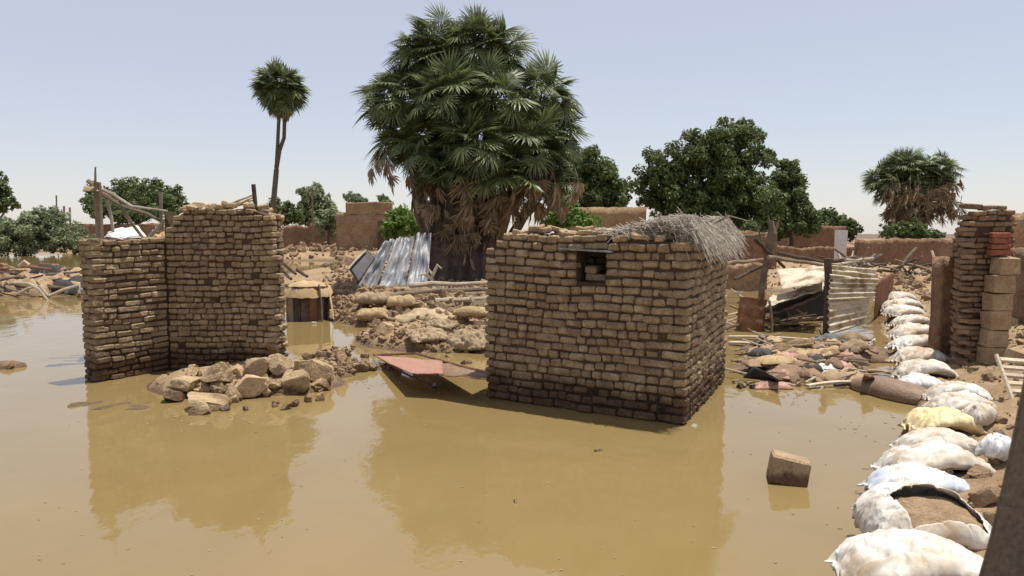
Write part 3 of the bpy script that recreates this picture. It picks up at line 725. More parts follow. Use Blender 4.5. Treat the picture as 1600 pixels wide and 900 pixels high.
def stick(name, a, b, r, mat, sag=.03, seed=0, seg=7, **kw):
    a, b = Vector(a), Vector(b); L = (b - a).length; pts = []
    for i in range(seg + 1):
        t = i / seg; o = Vector((fb(t * 2, seed, 1), fb(t * 2, seed, 2), fb(t * 2, seed, 3))) * sag * L * math.sin(math.pi * min(1, t + .1)); pts.append(a.lerp(b, t) + o)
    return MB().tube(pts, [r * (1.15 - .4 * i / seg + .1 * fb(i * .9, seed)) for i in range(seg + 1)], 7).build(name, mat, smooth=False, **kw)
def plank(name, a, b, w, th, mat, roll=0, **kw):
    a, b = Vector(a), Vector(b); d = (b - a); q = d.to_track_quat('X', 'Z').to_matrix().to_4x4() @ Matrix.Rotation(roll, 4, 'X')
    n = 5; V, F = [], []; rg_ = random.Random(int(abs(a.x * 1000 + b.y * 77)))
    for i in range(n + 1):
        bow = .02 * math.sin(math.pi * i / n)
        for y, z in ((-w / 2, -th / 2), (w / 2, -th / 2), (w / 2, th / 2), (-w / 2, th / 2)):
            V.append(a + (q @ Vector((d.length * i / n + rg_.uniform(-.01, .01), y + rg_.uniform(-.004, .004), z + bow))))
    for i in range(n):
        for k in range(4): F.append((i * 4 + k, i * 4 + (k + 1) % 4, i * 4 + 4 + (k + 1) % 4, i * 4 + 4 + k))
    F += [(3, 2, 1, 0), tuple(n * 4 + k for k in range(4))]
    return build(name, V, F, mat, **kw)
def lump(name, px, py, wpx, hpx, label, group=None, slab=False, seed=0, mat=None, sink=.3, cat='mud lump'):
    p = hit(px, py); k = p.y / FPX; rg_ = random.Random(seed * 13 + 5); w_, h_ = wpx * k, hpx * k
    me = CL[(seed * 2 + 1) % 9] if slab else CL[seed % 9]
    rot = (rg_.uniform(-.25, .25), rg_.uniform(-.3, .3), rg_.uniform(-.5, .5)) if slab else (rg_.uniform(0, 6), rg_.uniform(0, 6), rg_.uniform(0, 6))
    M = TRS((p.x, p.y, p.z + h_ * (.5 - sink)), rot, (w_ * 1.22, w_ * 1.0, h_ * 1.15) if slab else (w_ * 1.15, w_, max(h_, w_ * .6) * 1.1))
    o = inst(name, me, M, label=label, cat=cat, group=group)
    if mat: o.material_slots[0].link = 'OBJECT'; o.material_slots[0].material = mat
    return o

# ------------------------------------------------------------------ rubble heap before the ruined wall
for i, (px, py, w_, h_, sl_, lab) in enumerate([
    (328, 640, 72, 24, True, 'long flat pale mud slab at the front of the rubble heap'), (291, 612, 54, 26, True, 'tilted mud slab at the left end of the rubble heap'),
    (342, 600, 52, 34, True, 'big upright mud block in the middle of the rubble heap'), (393, 616, 54, 34, True, 'large pale mud block at the front centre of the rubble heap'),
    (402, 592, 50, 34, False, 'jagged mud lump against the ruined wall foot'), (464, 610, 52, 30, True, 'broad rounded mud block right of the front centre block'),
    (496, 597, 42, 34, False, 'dark split mud lump at the right end of the rubble heap'), (437, 585, 42, 34, False, 'tall mud lump at the back of the rubble heap'),
    (478, 582, 50, 20, True, 'flat mud slab on top of the right end of the heap'), (272, 628, 44, 16, False, 'low mud lump at the far left tip of the rubble heap'),
    (312, 650, 34, 14, False, 'small wet mud lump before the long flat slab'), (365, 628, 34, 20, False, 'dark mud lump between the slab and the front block')]):
    lump('mud_lump', px, py - 2, w_, h_ * (1.15 if sl_ else 1.3), lab, 'mud lumps of the rubble heap', sl_, i, sink=.15)
for i in range(95):
    px, py = rp.uniform(255, 515), rp.uniform(575, 645)
    if ((px - 390) / 130) ** 2 + ((py - 608) / 36) ** 2 > 1: continue
    lump('mud_lump', px, py, rp.uniform(9, 27), rp.uniform(8, 22), 'small broken mud lump scattered in the heap before the ruined wall', 'small mud lumps of the rubble heap', False, i + 20)
sm = []
for i in range(420):
    px, py = rp.gauss(390, 65), rp.gauss(610, 16); p = hit(px, py)
    if p.z < .02: continue
    s_ = rp.uniform(.02, .06); sm.append((CLS[rp.randrange(9)], TRS((p.x, p.y, p.z + s_ * .2), (rp.uniform(0, 6), rp.uniform(0, 6), 0), (s_ * 1.3, s_, s_))))
for i in range(900):
    px, py = rp.uniform(540, 765), rp.uniform(490, 585); p = hit(px, py)
    if p.z < .02: continue
    s_ = abs(rp.gauss(0, .06)) + .025; sm.append((CLS[rp.randrange(9)], TRS((p.x, p.y, p.z + s_ * .2), (rp.uniform(0, 6), rp.uniform(0, 6), 0), (s_ * 1.4, s_, s_))))
for i in range(260):
    px, py = rp.uniform(500, 605), rp.gauss(572, 12); p = hit(px, py)
    if p.z < .01: continue
    s_ = rp.uniform(.03, .10); sm.append((CLS[rp.randrange(9)], TRS((p.x, p.y, p.z + s_ * .15), (rp.uniform(0, 6), rp.uniform(0, 6), 0), (s_ * 1.4, s_, s_ * .8))))
for i in range(1500):
    y = rp.uniform(4, 22); x = edge_x(y) + rp.uniform(.3, 3.2); s_ = abs(rp.gauss(0, .03)) + .015; z = hz(x, y)
    sm.append((CLS[rp.randrange(9)], TRS((x, y, z + s_ * .2), (rp.uniform(0, 6), rp.uniform(0, 6), 0), (s_ * 1.4, s_, s_))))
for i in range(1600):
    px, py = rp.uniform(505, 760), rp.uniform(412, 500); p = hit(px, py)
    if p.z < .04 or p.y > 38: continue
    s_ = abs(rp.gauss(0, .09)) + .04; sm.append((CLS[rp.randrange(9)], TRS((p.x, p.y, p.z + s_ * .2), (rp.uniform(0, 6), rp.uniform(0, 6), 0), (s_ * 1.5, s_, s_))))
for i in range(500):
    px, py = rp.uniform(470, 570), rp.uniform(500, 560); p = hit(px, py)
    if p.z < .03: continue
    s_ = abs(rp.gauss(0, .07)) + .03; sm.append((CLS[rp.randrange(9)], TRS((p.x, p.y, p.z + s_ * .2), (rp.uniform(0, 6), rp.uniform(0, 6), 0), (s_ * 1.5, s_, s_))))
for i in range(900):
    px, py = rp.uniform(1130, 1480), rp.uniform(405, 470); p = hit(px, py)
    if p.z < .04 or p.y > 45: continue
    s_ = abs(rp.gauss(0, .08)) + .03; sm.append((CLS[rp.randrange(9)], TRS((p.x, p.y, p.z + s_ * .2), (rp.uniform(0, 6), rp.uniform(0, 6), 0), (s_ * 1.5, s_, s_))))
V, F = join(sm); build('earth_crumbs', V, F, M_soil, label='loose crumbs of earth strewn over the mud banks', cat='earth', kind='stuff')
for i, (px, py, w_, h_, lab) in enumerate([(8, 576, 34, 14, 'dark mud hump breaking the water at the left edge'), (560, 578, 40, 14, 'flat mud lump on the spit left of the red door'),
    (532, 560, 36, 16, 'mud lump at the tip of the spit below the bin'), (600, 520, 40, 20, 'grey mud lump below the sack bundle')]):
    lump('mud_lump', px, py, w_, h_, lab, None, False, i + 3, sink=.4)
for i in range(40):
    px, py = rp.uniform(550, 760), rp.uniform(500, 570); lump('mud_lump', px, py, rp.uniform(8, 20), rp.uniform(6, 12), 'lump of grey brown mud on the heap left of the brick house', 'mud lumps on the heap behind the red door', False, i + 70, mat=(M_soil, M_clod, M_soil)[i % 3], sink=.5)

# loose brick standing in the water
M_dryblock = surf('dry_tan_block', (.33, .225, .13), (.46, .335, .205), 6, 40, .8, .03, vary=.05, wet=(.03, .10))
me = brick_mesh(900, .50, .34, .36, M_dryblock, .025, .014); p = G(1240, 759)
bo = inst('mud_block', me, TRS((p.x, p.y + .12, .095), (R(-6), R(9), R(-16)), (.63, .74, .66)), label='single large mud block standing alone in the open water', cat='mud block')
for i, (px, py, s_, lab) in enumerate([(935, 707, .10, 'small brown leaf scrap afloat before the brick house'), (805, 785, .07, 'dark speck of debris afloat in the foreground water'), (1405, 665, .06, 'tiny twig scrap afloat beside the sandbags'), (1085, 667, .09, 'pale chip afloat at the house corner')]):
    p = G(px, py); lump('floating_scrap', px, py, s_ * FPX / p.y, 3, lab, None, False, i, mat=M_palewood if i == 3 else M_soil, sink=.45, cat='floating scrap')

st_ = MB()
for i in range(420):
    if i < 330:
        cx_, cy_, sx_, sy_ = ((1250, 612, 60, 8), (1330, 560, 60, 25), (330, 655, 70, 8), (560, 595, 50, 8), (90, 480, 60, 5), (1380, 700, 40, 70))[i % 6]; px, py = rp.gauss(cx_, sx_), rp.gauss(cy_, sy_)
    else: px, py = rp.uniform(0, 1350), rp.uniform(600, 900)
    p = G(px, py)
    if p.y < 2 or h0(p.x, p.y) > -.06: continue
    a = rp.uniform(0, 3.14); L = rp.uniform(.01, .05) * (1 if i < 330 else .5); st_.box((p.x, p.y, .002), (L, rp.uniform(.004, .012), .006), (0, 0, a))
st_.build('floating_straw', M_burlap, label='scattered bits of straw and scum afloat on the flood water', cat='floating straw', kind='stuff')

# ------------------------------------------------------------------ things behind the ruined wall
a = D(152, 285, 11.9); MB().tube([(a.x - .03, 11.9, -.4), (a.x, 11.9, 1.2), a], [.07, .062, .055], 8).build('wooden_post', M_wood, label='upright wooden post behind the left end of the ruined wall', cat='post')
stick('thin_rod', D(149, 300, 11.8), D(149, 261, 11.8), .018, M_wood, .01, 3, label='thin rod tied to the top of the wooden post', cat='rod')
stick('wooden_post', (D(141, 480, 12.6).x, 12.6, -.3), D(148, 395, 12.6), .05, M_darkwood, .02, 5, label='dark leaning stake in the water left of the ruined wall', cat='post')
for i, (pts, r, lab) in enumerate([([(150, 292), (175, 303), (205, 322), (262, 330)], .028, 'upper long bent branch running from the post to the wall'), ([(155, 300), (190, 322), (230, 334), (250, 345), (290, 338)], .032, 'lower long bent branch running from the post to the wall'),
    ([(166, 312), (174, 340), (178, 372)], .026, 'short prop branch nearest the wooden post'), ([(186, 318), (205, 348), (224, 372)], .026, 'slanting prop branch over the white sheet'), ([(251, 300), (252, 345), (252, 372)], .026, 'upright stake beside the folded brown mat'),
    ([(137, 282), (150, 292), (165, 305), (180, 302)], .035, 'knotted branch lashed to the post head'), ([(240, 362), (232, 372), (262, 340)], .03, 'forked stick leaning on the brown mat')]):
    MB().tube([D(x, y, 12.0 + .25 * (i % 3)) for x, y in pts], [r * (1.1 - .12 * k) for k in range(len(pts))], 6).build('branch', M_wood if i % 2 else M_twig, label=lab, cat='branch', group='roof branches behind the ruined wall')
patch('white_sheet', D(160, 372, 12.1), D(232, 372, 12.1), D(214, 352, 13), D(178, 358, 13), 10, 6, lambda u, v: .05 * fb(u * 3, v * 3), M_white, .01, label='white plastic sheet lying over the low wall of the ruin', cat='sheet')
patch('brown_mat', D(232, 374, 12.1), D(258, 374, 12.1), D(256, 342, 12.4), D(248, 350, 12.4), 10, 10, lambda u, v: .10 * fb(u * 3, v * 3, 4), M_straw, .02, label='folded brown mat propped in the corner of the ruin', cat='mat')
cloth('cloth_bundle', 143, 300, .22, .2, .3, M_burlap, .12, 5, 10, z=D(145, 300, 11.85).z, label='tan rag bundle tied at the post head', cat='rag'); bpy.data.objects['cloth_bundle'].location.xy = D(143, 300, 11.85).xy
wp = W1 + tB * (LB * .80); MB().tube([(wp.x, wp.y + .2, 2.2), (wp.x + .01, wp.y + .2, 2.45), D(396, 288, wp.y + .2)], .032, 7).build('short_stake', M_darkwood, label='short dark stake on top of the ruined wall', cat='stake')
for i, (x0, y0, x1, y1) in enumerate([(345, 325, 394, 305), (352, 322, 400, 312), (338, 328, 385, 318), (360, 326, 396, 308), (300, 330, 350, 322)]):
    stick('branch', D(x0, y0, 11.25), D(x1, y1, 11.35), .016, M_straw if i % 2 else M_cloth_r, .03, i, label='reddish tan stick lying on the head of the ruined wall', cat='branch', group='sticks on the wall head')

# ------------------------------------------------------------------ brush on the house roof
rb = random.Random(33); mb = MB()
tS = (C - B).normalized(); nS = Vector((tS.y, -tS.x))
brush = empty('brush_thatch', (B.x, B.y, 1.9), 'pile of dry grey brushwood spilling over the right end of the house', 'brushwood')
def roof_pt(u, v, h):                        # u along the front from the corner, v back along the side
    q = B - tF * u + tS * v; return Vector((q.x, q.y, 2.0 + h))
for i in range(6200):
    u, v = rb.uniform(-.16, 1.0), rb.uniform(.02, LS - .05)
    prof = .20 * math.exp(-((u - .10) / .55) ** 2) * (.75 + .25 * math.sin(v * 2.6 + .6)) + .05
    h = prof * (rb.random() ** .6); p = roof_pt(u, v, h - (.18 * max(0, -u) / .16 if u < 0 else 0))
    d = Vector((nS.x, nS.y, 0)) * rb.uniform(.4, 1) - Vector((tS.x, tS.y, 0)) * rb.uniform(0, .5) + Vector((rb.gauss(0, .3), rb.gauss(0, .3), rb.gauss(-.1, .15)))
    d.normalize(); L = rb.uniform(.12, .34); sagk = rb.uniform(.2, .7) * L if u < .2 else .1 * L
    mb.tube([p - d * L * .5, p + Vector((0, 0, .02)), p + d * L * .5 - Vector((0, 0, sagk))], [.0045, .004, .002], 3, False)
mb.build('twig', M_twig, brush, kind='stuff')
for i in range(4):
    p = roof_pt(rb.uniform(.0, .7), rb.uniform(.8, LS - .2), .16); d = Vector((rb.gauss(.3, .5), rb.gauss(0, .5), rb.uniform(0, .12))).normalized() * rb.uniform(.3, .5)
    MB().tube([p, p + d * .5 + Vector((0, 0, .08)), p + d], [.011, .009, .005], 5).build('branch', M_twig, brush)
ra, rb_, rc, rd = roof_pt(LF - .45, .30, -.12), roof_pt(.3, .30, -.10), roof_pt(.3, LS - .3, -.10), roof_pt(LF - .45, LS - .3, -.14)
patch('added_shade_mat', ra, rb_, rc, rd, 14, 14, lambda u, v: .03 * fb(u * 4, v * 4, 3), M_twig, .03, brush)  # added cover over the open room, keeps it dark behind the window
mb = MB(); q = roof_pt(.12, LS * .5, .02); mb.add(*[(lambda V_, F_: ([TRS((q.x, q.y, 2.02), (0, 0, math.atan2(tS.y, tS.x)), (LS * .90, .66, .22)) @ Vector(v) for v in V_], F_))([v.co for v in CL[2].vertices], [tuple(p.vertices) for p in CL[2].polygons])][0]); mb.build('packed_brush', M_twig, brush)

# ------------------------------------------------------------------ heap between ruin and house
# bin of upright staves under a burlap cover
c = hit(474, 502); bc = Vector((c.x, c.y + .42, 0)); bin_ = empty('storage_bin', (bc.x, bc.y, 0), 'round bin of dark upright boards under a tan burlap cover, in the water', 'bin')
rg = random.Random(8)
for i in range(16):
    a = 2 * math.pi * i / 16 + .1; x, y = bc.x + .45 * math.cos(a), bc.y + .45 * math.sin(a)
    MB().box((x, y, .28), (.03, .168, .92 + rg.uniform(-.05, .05)), (0, 0, a), .006, rg).build('board', (M_darkwood, M_rust, M_wood, M_darkwood)[i % 4], bin_)
V, F = [], []; n, m = 28, 7
for j in range(m + 1):
    for i in range(n):
        a = 2 * math.pi * i / n; f = j / m; r = .56 * f if j < m else .55
        r *= 1 + .07 * fb(math.cos(a) * 2, math.sin(a) * 2, 3); z = .90 - .22 * (f ** 3) + .05 * fb(math.cos(a) * f * 2.5, math.sin(a) * f * 2.5, 6) + (.02 if j < m else -.07)
        V.append((bc.x + r * math.cos(a), bc.y + r * math.sin(a), z - .07))
for j in range(m):
    for i in range(n): F.append((j * n + i, j * n + (i + 1) % n, (j + 1) * n + (i + 1) % n, (j + 1) * n + i))
build('burlap_cover', V, [f[::-1] for f in F], M_straw, bin_, smooth=True)
plank('leaning_board', hit(522, 500) + Vector((0, 0, -.03)), D(510, 438, hit(515, 497).y + .35), .20, .03, M_straw, R(75), label='tan board leaning at the right side of the burlap covered bin', cat='board')
plank('leaning_board', hit(503, 503) + Vector((0, 0, -.05)), D(498, 445, hit(505, 500).y - .12), .13, .02, M_wood, R(85), label='grey board standing at the right front of the burlap covered bin', cat='board')
# dark sticks behind the bin
for i, (x0, y0, x1, y1) in enumerate([(436, 405, 462, 428), (436, 420, 455, 436), (465, 422, 480, 432)]):
    stick('plank_end', D(x0, y0, 26), D(x1, y1, 25), .06, M_darkwood, .01, i, label=('upper dark beam in the water behind the bin', 'lower dark beam in the water behind the bin', 'short dark beam end behind the bin')[i], cat='beam')
p = hit(491, 506); lump('floating_scrap', 491, 506, 9, 5, 'white plastic scrap at the foot of the bin', None, False, 4, mat=M_white, cat='plastic scrap')

# leaning silver sheets and black slab
Ys = 20.2; SH = [((557, 452), (586, 454), (617, 374), (602, 376)), ((588, 454), (632, 450), (649, 368), (620, 372)), ((634, 450), (668, 448), (674, 364), (651, 366))]
for i, q in enumerate(SH):
    b0, b1 = (D(q[0][0], q[0][1], Ys - .15 * i), D(q[1][0], q[1][1], Ys - .1 * i)); t1, t0 = D(q[2][0], q[2][1], Ys + .9), D(q[3][0], q[3][1], Ys + .9)
    patch('metal_sheet', b0, b1, t1, t0, 24, 14, lambda u, v, i=i: .16 * fb(u * 2.2, v * 2.0, i * 5, 3), M_grey, .006, label=('left silver metal sheet of three leaning before the big palm', 'middle silver metal sheet of three leaning before the big palm', 'right silver metal sheet of three leaning before the big palm')[i], cat='metal sheet', group='silver sheets leaning before the palm')
patch('black_slab', D(546, 420, 19.4), D(560, 442, 19.2), D(586, 404, 19.8), D(573, 390, 20.0), 8, 10, lambda u, v: .01 * fb(u, v), M_black, .05, label='black slab with a pale edge leaning left of the silver sheets', cat='slab')
plank('pale_bar', D(544, 421, 19.3), D(572, 391, 19.9), .05, .03, M_palewood, label='pale bar along the edge of the black slab', cat='bar')
lump('pale_bundle', 549, 428, 16, 22, 'round pink grey bundle behind the black slab', None, False, 6, mat=M_cloth_p, sink=-.4, cat='bundle')
patch('black_tarpaulin', D(668, 442, 22.6), D(770, 440, 22.5), D(775, 330, 23.4), D(668, 335, 23.4), 40, 14, lambda u, v: .10 * math.sin(u * 30 + 3 * fb(u * 3, v)) * (.4 + .6 * (1 - v)) + .1 * fb(u * 3, v * 1.5, 2), M_darkwood, .01, label='dark brown tarpaulin hung in folds around the palm foot', cat='tarpaulin')
for i, pts in enumerate([[(672, 450), (676, 430), (668, 418)], [(676, 430), (684, 414), (690, 420)], [(675, 436), (664, 428), (655, 430)]]):
    MB().tube([D(x, y, 18.6) for x, y in pts], [.05, .04, .02], 6).build('dead_branch', M_palewood, label=('bleached branch stump before the dark tarpaulin', 'right bleached twig before the dark tarpaulin', 'left bleached twig before the dark tarpaulin')[i], cat='branch')
# log pile
LG = [(640, 446, 762, 442, .055), (632, 456, 760, 452, .06), (660, 464, 755, 458, .055), (655, 472, 730, 462, .05), (668, 480, 742, 470, .05), (650, 484, 720, 486, .045), (690, 486, 765, 478, .05), (612, 462, 690, 452, .05), (660, 492, 762, 490, .045), (680, 470, 762, 466, .05)]
names = ['top', 'second', 'third', 'fourth slanting', 'fifth slanting', 'short lower left', 'lower right', 'left end', 'bottom', 'pale middle']
for i, (x0, y0, x1, y1, r) in enumerate(LG):
    yy = 18.2 - .18 * i
    stick('log', D(x0, y0, yy), D(x1, y1, yy + .2), r, M_wood if i % 3 else M_palewood, .02, i + 40, label=f'{names[i]} pole of the pole stack behind the mud heap', cat='pole', group='stacked poles behind the mud heap')
for x0, y0, x1, y1, lab in ((736, 462, 744, 492, 'pale upright of the broken frame beside the house'), (738, 474, 764, 470, 'upper pale rung of the broken frame beside the house'), (742, 488, 764, 482, 'lower pale rung of the broken frame beside the house')):
    plank('frame_piece', D(x0, y0, 16.2), D(x1, y1, 16.3), .09, .03, M_palewood, R(80), label=lab, cat='plank')
mud_wall('low_mud_wall', 'low mud wall stub carrying the stacked poles', 'wall', 18.9, 600, 775, 452, .5, M_tanmud, seed=20, rough_top=.1)
# sacks and mats on the heap: shared pillow shape
def pillow(seed, L, W, T, mat, wr=.035, nu=34, nv=22, hole=None, pinch=.12, flat=.55, droop=0.0, pw=3.2, hem=0.0, crease=0.0):
    """stuffed sack: two bulged faces sewn at the ends, wrinkled"""
    V, F = [], []; idx = {}
    rg_ = random.Random(seed); ox = seed * 7.31
    for sgn in (1, -1):
        for j in range(nv + 1):
            for i in range(nu + 1):
                u, v = (-1 + 2 * i / nu) * (1 + hem), -1 + 2 * j / nv; edge = i in (0, nu) or j in (0, nv); fl = max(0, abs(u) - 1); u_ = u; u = max(-1, min(1, u))
                if edge and sgn < 0: idx[(sgn, i, j)] = idx[(1, i, j)]; continue
                g = (max(0, 1 - abs(u) ** pw) ** .55) * (max(0, 1 - abs(v) ** (pw * .85)) ** .55)
                x = u_ * L * (1 - .05 * v * v); y = v * W * (1 - pinch * abs(u) ** 3 + .10 * fb(u * 1.4, ox, 1))
                z = sgn * T * g * (1 if sgn > 0 else flat)
                wv = wr * (.8 * fb(u * 1.7 + ox, v * 2.0, sgn, 2) + .45 * fb(u * 1.3 + ox, v * 7 + u * 2.5, 2, 2) * (.25 + abs(u)))
                x += .02 * fb(u * 3, v * 3, ox + 3) + (.03 * fb(v * 9, ox, 7) if abs(u) > .95 else 0); z += wv * (.4 + .6 * g) + (.02 * math.sin(v * 17 + ox) * max(0, abs(u) - .78) * 5)
                z -= droop * u * u + .25 * fl * L; z -= crease * max(0, .16 - abs(fb(u * 1.5 + v * 1.2 + ox, v * 1.6 - u * .8, 5, 2))) * (.3 + .7 * g) * (1 if sgn > 0 else 0); z += .016 * math.sin(v * 21 + ox) * (fl > 0); idx[(sgn, i, j)] = len(V); V.append(Vector((x, y, z)))
        for j in range(nv):
            for i in range(nu):
                u, v = -1 + 2 * (i + .5) / nu, -1 + 2 * (j + .5) / nv
                if hole and sgn > 0 and hole(u, v): continue
                f = (idx[(sgn, i, j)], idx[(sgn, i + 1, j)], idx[(sgn, i + 1, j + 1)], idx[(sgn, i, j + 1)]); F.append(f if sgn > 0 else f[::-1])
    me = mesh(V, F, True, 'sack'); me.materials.append(mat); return me
def sack(name, px, py, L, W, T, rot, mat, label, seed, group=None, cat='sack', dz=0.0, tilt=0.0, roll=0.0, **kw):
    p = hit(px, py); me = pillow(seed, L, W, T, mat, **kw)
    return inst(name, me, TRS((p.x, p.y, p.z + T * .42 + dz), (tilt, roll, rot)), label=label, cat=cat, group=group)
sack('burlap_sack', 585, 497, .36, .22, .14, .05, M_straw, 'lower tan sack of the stacked pair left of the log pile', 61, crease=.4, wr=.05, pinch=.0, pw=5); sack('burlap_sack', 583, 484, .35, .24, .15, -.1, M_burlap, 'upper tan sack of the stacked pair left of the log pile', 62, dz=.16, crease=.4, wr=.05, pinch=.0, pw=5)
sack('burlap_sack', 627, 485, .30, .22, .15, .1, M_straw, 'tan sack beside the stacked pair, nearer the log pile', 63, dz=.1, crease=.4, wr=.05, pinch=.0, pw=5)
cloth('tan_cloth', 660, 498, 1.3, .7, .05, M_burlap, .22, 3, label='long pale tan cloth spread along the crest of the mud heap', cat='cloth')
sack('torn_sack', 668, 528, .34, .24, .11, .5, M_burlap, 'crumpled pale sack slumped on the mud heap', 65, wr=.075, tilt=.25, crease=.5, pw=2.4, nu=50, nv=34)
sack('torn_sack', 690, 512, .30, .22, .10, -.5, M_burlap, 'smaller pale sack behind the crumpled one on the heap', 66, wr=.07, crease=.5, pw=2.4, nu=50, nv=34)
sack('torn_sack', 733, 538, .36, .30, .15, -.3, M_burlap, 'large pale crumpled sack against the house corner', 67, wr=.075, tilt=.35, crease=.5, pw=2.4, nu=50, nv=34)
sack('burlap_sack', 738, 505, .36, .16, .12, -.25, M_straw, 'orange tan rolled sack above the large pale sack', 64, dz=.14)
# fallen red door
L1, L2, L3, L4 = G(583, 555, .08), G(650, 552, .12), G(764, 584, .34), G(642, 583, .30)
d_root = empty('fallen_door', (*L4.xy, 0), 'faded red metal door lying tilted over the water beside the house', 'door')
m1, m2 = L2.lerp(L3, .45), L4.lerp(L3, .42)
patch('panel', L1, L4, m2, m1.lerp(L2, .0) if False else L2.lerp(L3, .42), 14, 12, lambda u, v: .012 * fb(u * 3, v * 3), M_pink, .012, d_root)
patch('panel', m2 + Vector((-.03, 0, -.014)), G(760, 592, .33), L3, L2.lerp(L3, .39) + Vector((0, 0, -.014)), 12, 10, lambda u, v: .02 * fb(u * 3, v * 3, 4), M_cloth_r, .012, d_root, label='brown bent half of the door')
MB().tube([L1, L1.lerp(L2, .5), L2, L3], .02, 6).build('frame', M_rust, d_root)
fbar = MB().tube([L1 + Vector((.02, -.03, .02)), G(630, 582, .09), G(676, 606, .06), G(684, 604, .0)], [.016, .016, .016, .02], 6).build('frame_bar', M_rust, d_root)
MB().tube([G(676, 606, .05), G(679, 600, .10), G(683, 607, .0)], .014, 6).build('hinge', M_grey, fbar)

# ------------------------------------------------------------------ left debris bank
rl = random.Random(71)
for i, pts in enumerate([[(22, 442), (45, 443), (60, 452), (75, 470)], [(30, 458), (45, 450), (62, 447), (75, 462)], [(78, 462), (100, 452), (128, 444)], [(118, 474), (130, 466), (137, 458)], [(45, 480), (55, 470), (66, 462)], [(30, 416), (38, 408), (46, 414)]]):
    MB().tube([D(x, y, 21.3 + .3 * i) for x, y in pts], [.05, .045, .04, .03][:len(pts)], 6).build('bleached_branch', M_palewood, label=('longest bleached branch arching over the left debris bank', 'bleached branch crossing the arching one', 'straight bleached branch at the right of the left bank', 'short bleached stick near the stake', 'bleached stick dipping in the water', 'pale twig on top of the left bank')[i], cat='branch', group='bleached branches on the left bank')
p = D(131, 450, 21.5); inst('white_bundle', CL[3], TRS(p, (0, 0, 0), (.32, .3, .34)), label='small white bundle on the left debris bank', cat='bundle').data = CL[3].copy(); bpy.data.objects['white_bundle'].data.materials[0] = M_white
for i in range(26):
    px, py = rl.uniform(-20, 145), rl.uniform(420, 462); p = hit(px, py); a = rl.uniform(-.35, .35) ; L = rl.uniform(.5, 1.8); d = Vector((math.cos(a), math.sin(a), rl.gauss(0, .12))) * L * .5; z = Vector((0, 0, rl.uniform(.08, .35)))
    stick('stick', p - d + z, p + d + z, rl.uniform(.03, .06), (M_darkwood, M_wood, M_rust)[i % 3], .05, i, label='dark driftwood stick tangled in the left debris bank', cat='driftwood', group='driftwood of the left bank')
for i in range(7):
    px, py = rl.uniform(0, 140), rl.uniform(428, 462); cloth('debris_cloth', px, py, rl.uniform(.7, 1.6), rl.uniform(.5, 1), rl.uniform(-.4, .4), (M_cloth_r, M_straw, M_char)[i % 3], .45, i, 12, label=f"{('brown', 'tan', 'black')[i % 3]} muddy rag draped over the left debris bank", cat='rag', group='rags on the left bank')
for i in range(50):
    px, py = rl.uniform(-30, 150), rl.uniform(418, 468); lump('mud_lump', px, py, rl.uniform(9, 24), rl.uniform(6, 14), 'brown mud lump heaped on the left debris bank', 'mud lumps on the left bank', False, i, mat=M_soil)

# ------------------------------------------------------------------ collapsed iron shed on the right
sb = hit(1291, 526); post = MB().tube([(sb.x, sb.y, -.3), (sb.x + .02, sb.y, .9), D(1293, 404, sb.y)], [.085, .08, .07], 8).build('shed_post', M_darkwood, label='dark main post of the collapsed iron shed', cat='post')
Yp = sb.y - .12
for i, (q, mat) in enumerate([(((1296, 432), (1368, 440), (1370, 420), (1297, 414)), M_cream), (((1294, 470), (1366, 466), (1372, 432), (1298, 428)), M_cream), (((1296, 524), (1352, 506), (1362, 458), (1294, 468)), M_cream)]):
    patch('corrugated_sheet', *[D(x, y, Yp - .10 * i + (1.0 if x > 1330 else 0) + (.16 if k > 1 else 0)) for k, (x, y) in enumerate(q)], 14, 60, corr(5 if i else 2.5, .020, 0, .025, i), mat, .006,
          label=('top strip of cream corrugated iron on the shed post', 'middle cream corrugated sheet of the leaning shed wall', 'lowest cream corrugated sheet of the leaning shed wall')[i], cat='corrugated sheet', group='cream corrugated sheets of the shed')
patch('corrugated_sheet', D(1222, 453, 15.3), D(1290, 440, 15.0), D(1287, 416, 16.2), D(1214, 424, 16.5), 20, 14, corr(1.2, .03, 0, .05, 5), M_cream, .006, label='smooth pale yellow iron sheet left of the shed post', cat='corrugated sheet')
for i, (q, mat, lab) in enumerate([(((1192, 480), (1284, 452), (1290, 440), (1206, 462)), M_cream, 'upper slanting dirty sheet under the pale yellow one'), (((1196, 490), (1276, 470), (1286, 452), (1200, 474)), M_wood, 'lower slanting grey sheet over the dark shed hollow')]):
    patch('corrugated_sheet', *[D(x, y, 15.2 + .05 * i + (.9 if k > 1 else 0)) for k, (x, y) in enumerate(q)], 30, 14, corr(3, .025, 0, .06, i + 8), mat, .006, label=lab, cat='corrugated sheet')
patch('hollow_shade_sheet', D(1206, 505, 16.7), D(1300, 505, 16.9), D(1300, 440, 16.9), D(1206, 462, 16.6), 16, 12, corr(9, .02, 1, .05), M_black, .006, label='black sheet painting in the shade inside the collapsed shed', cat='metal sheet')  # black surface stands in for the shade of the hollow under the sheets
patch('rusty_sheet', D(1368, 505, 17.2), D(1366, 440, 16.2), D(1395, 425, 19.5), D(1392, 470, 19.8), 12, 20, corr(5, .02, 0, .05), M_rust, .006, label='rusty sheet closing the right side of the shed', cat='metal sheet')
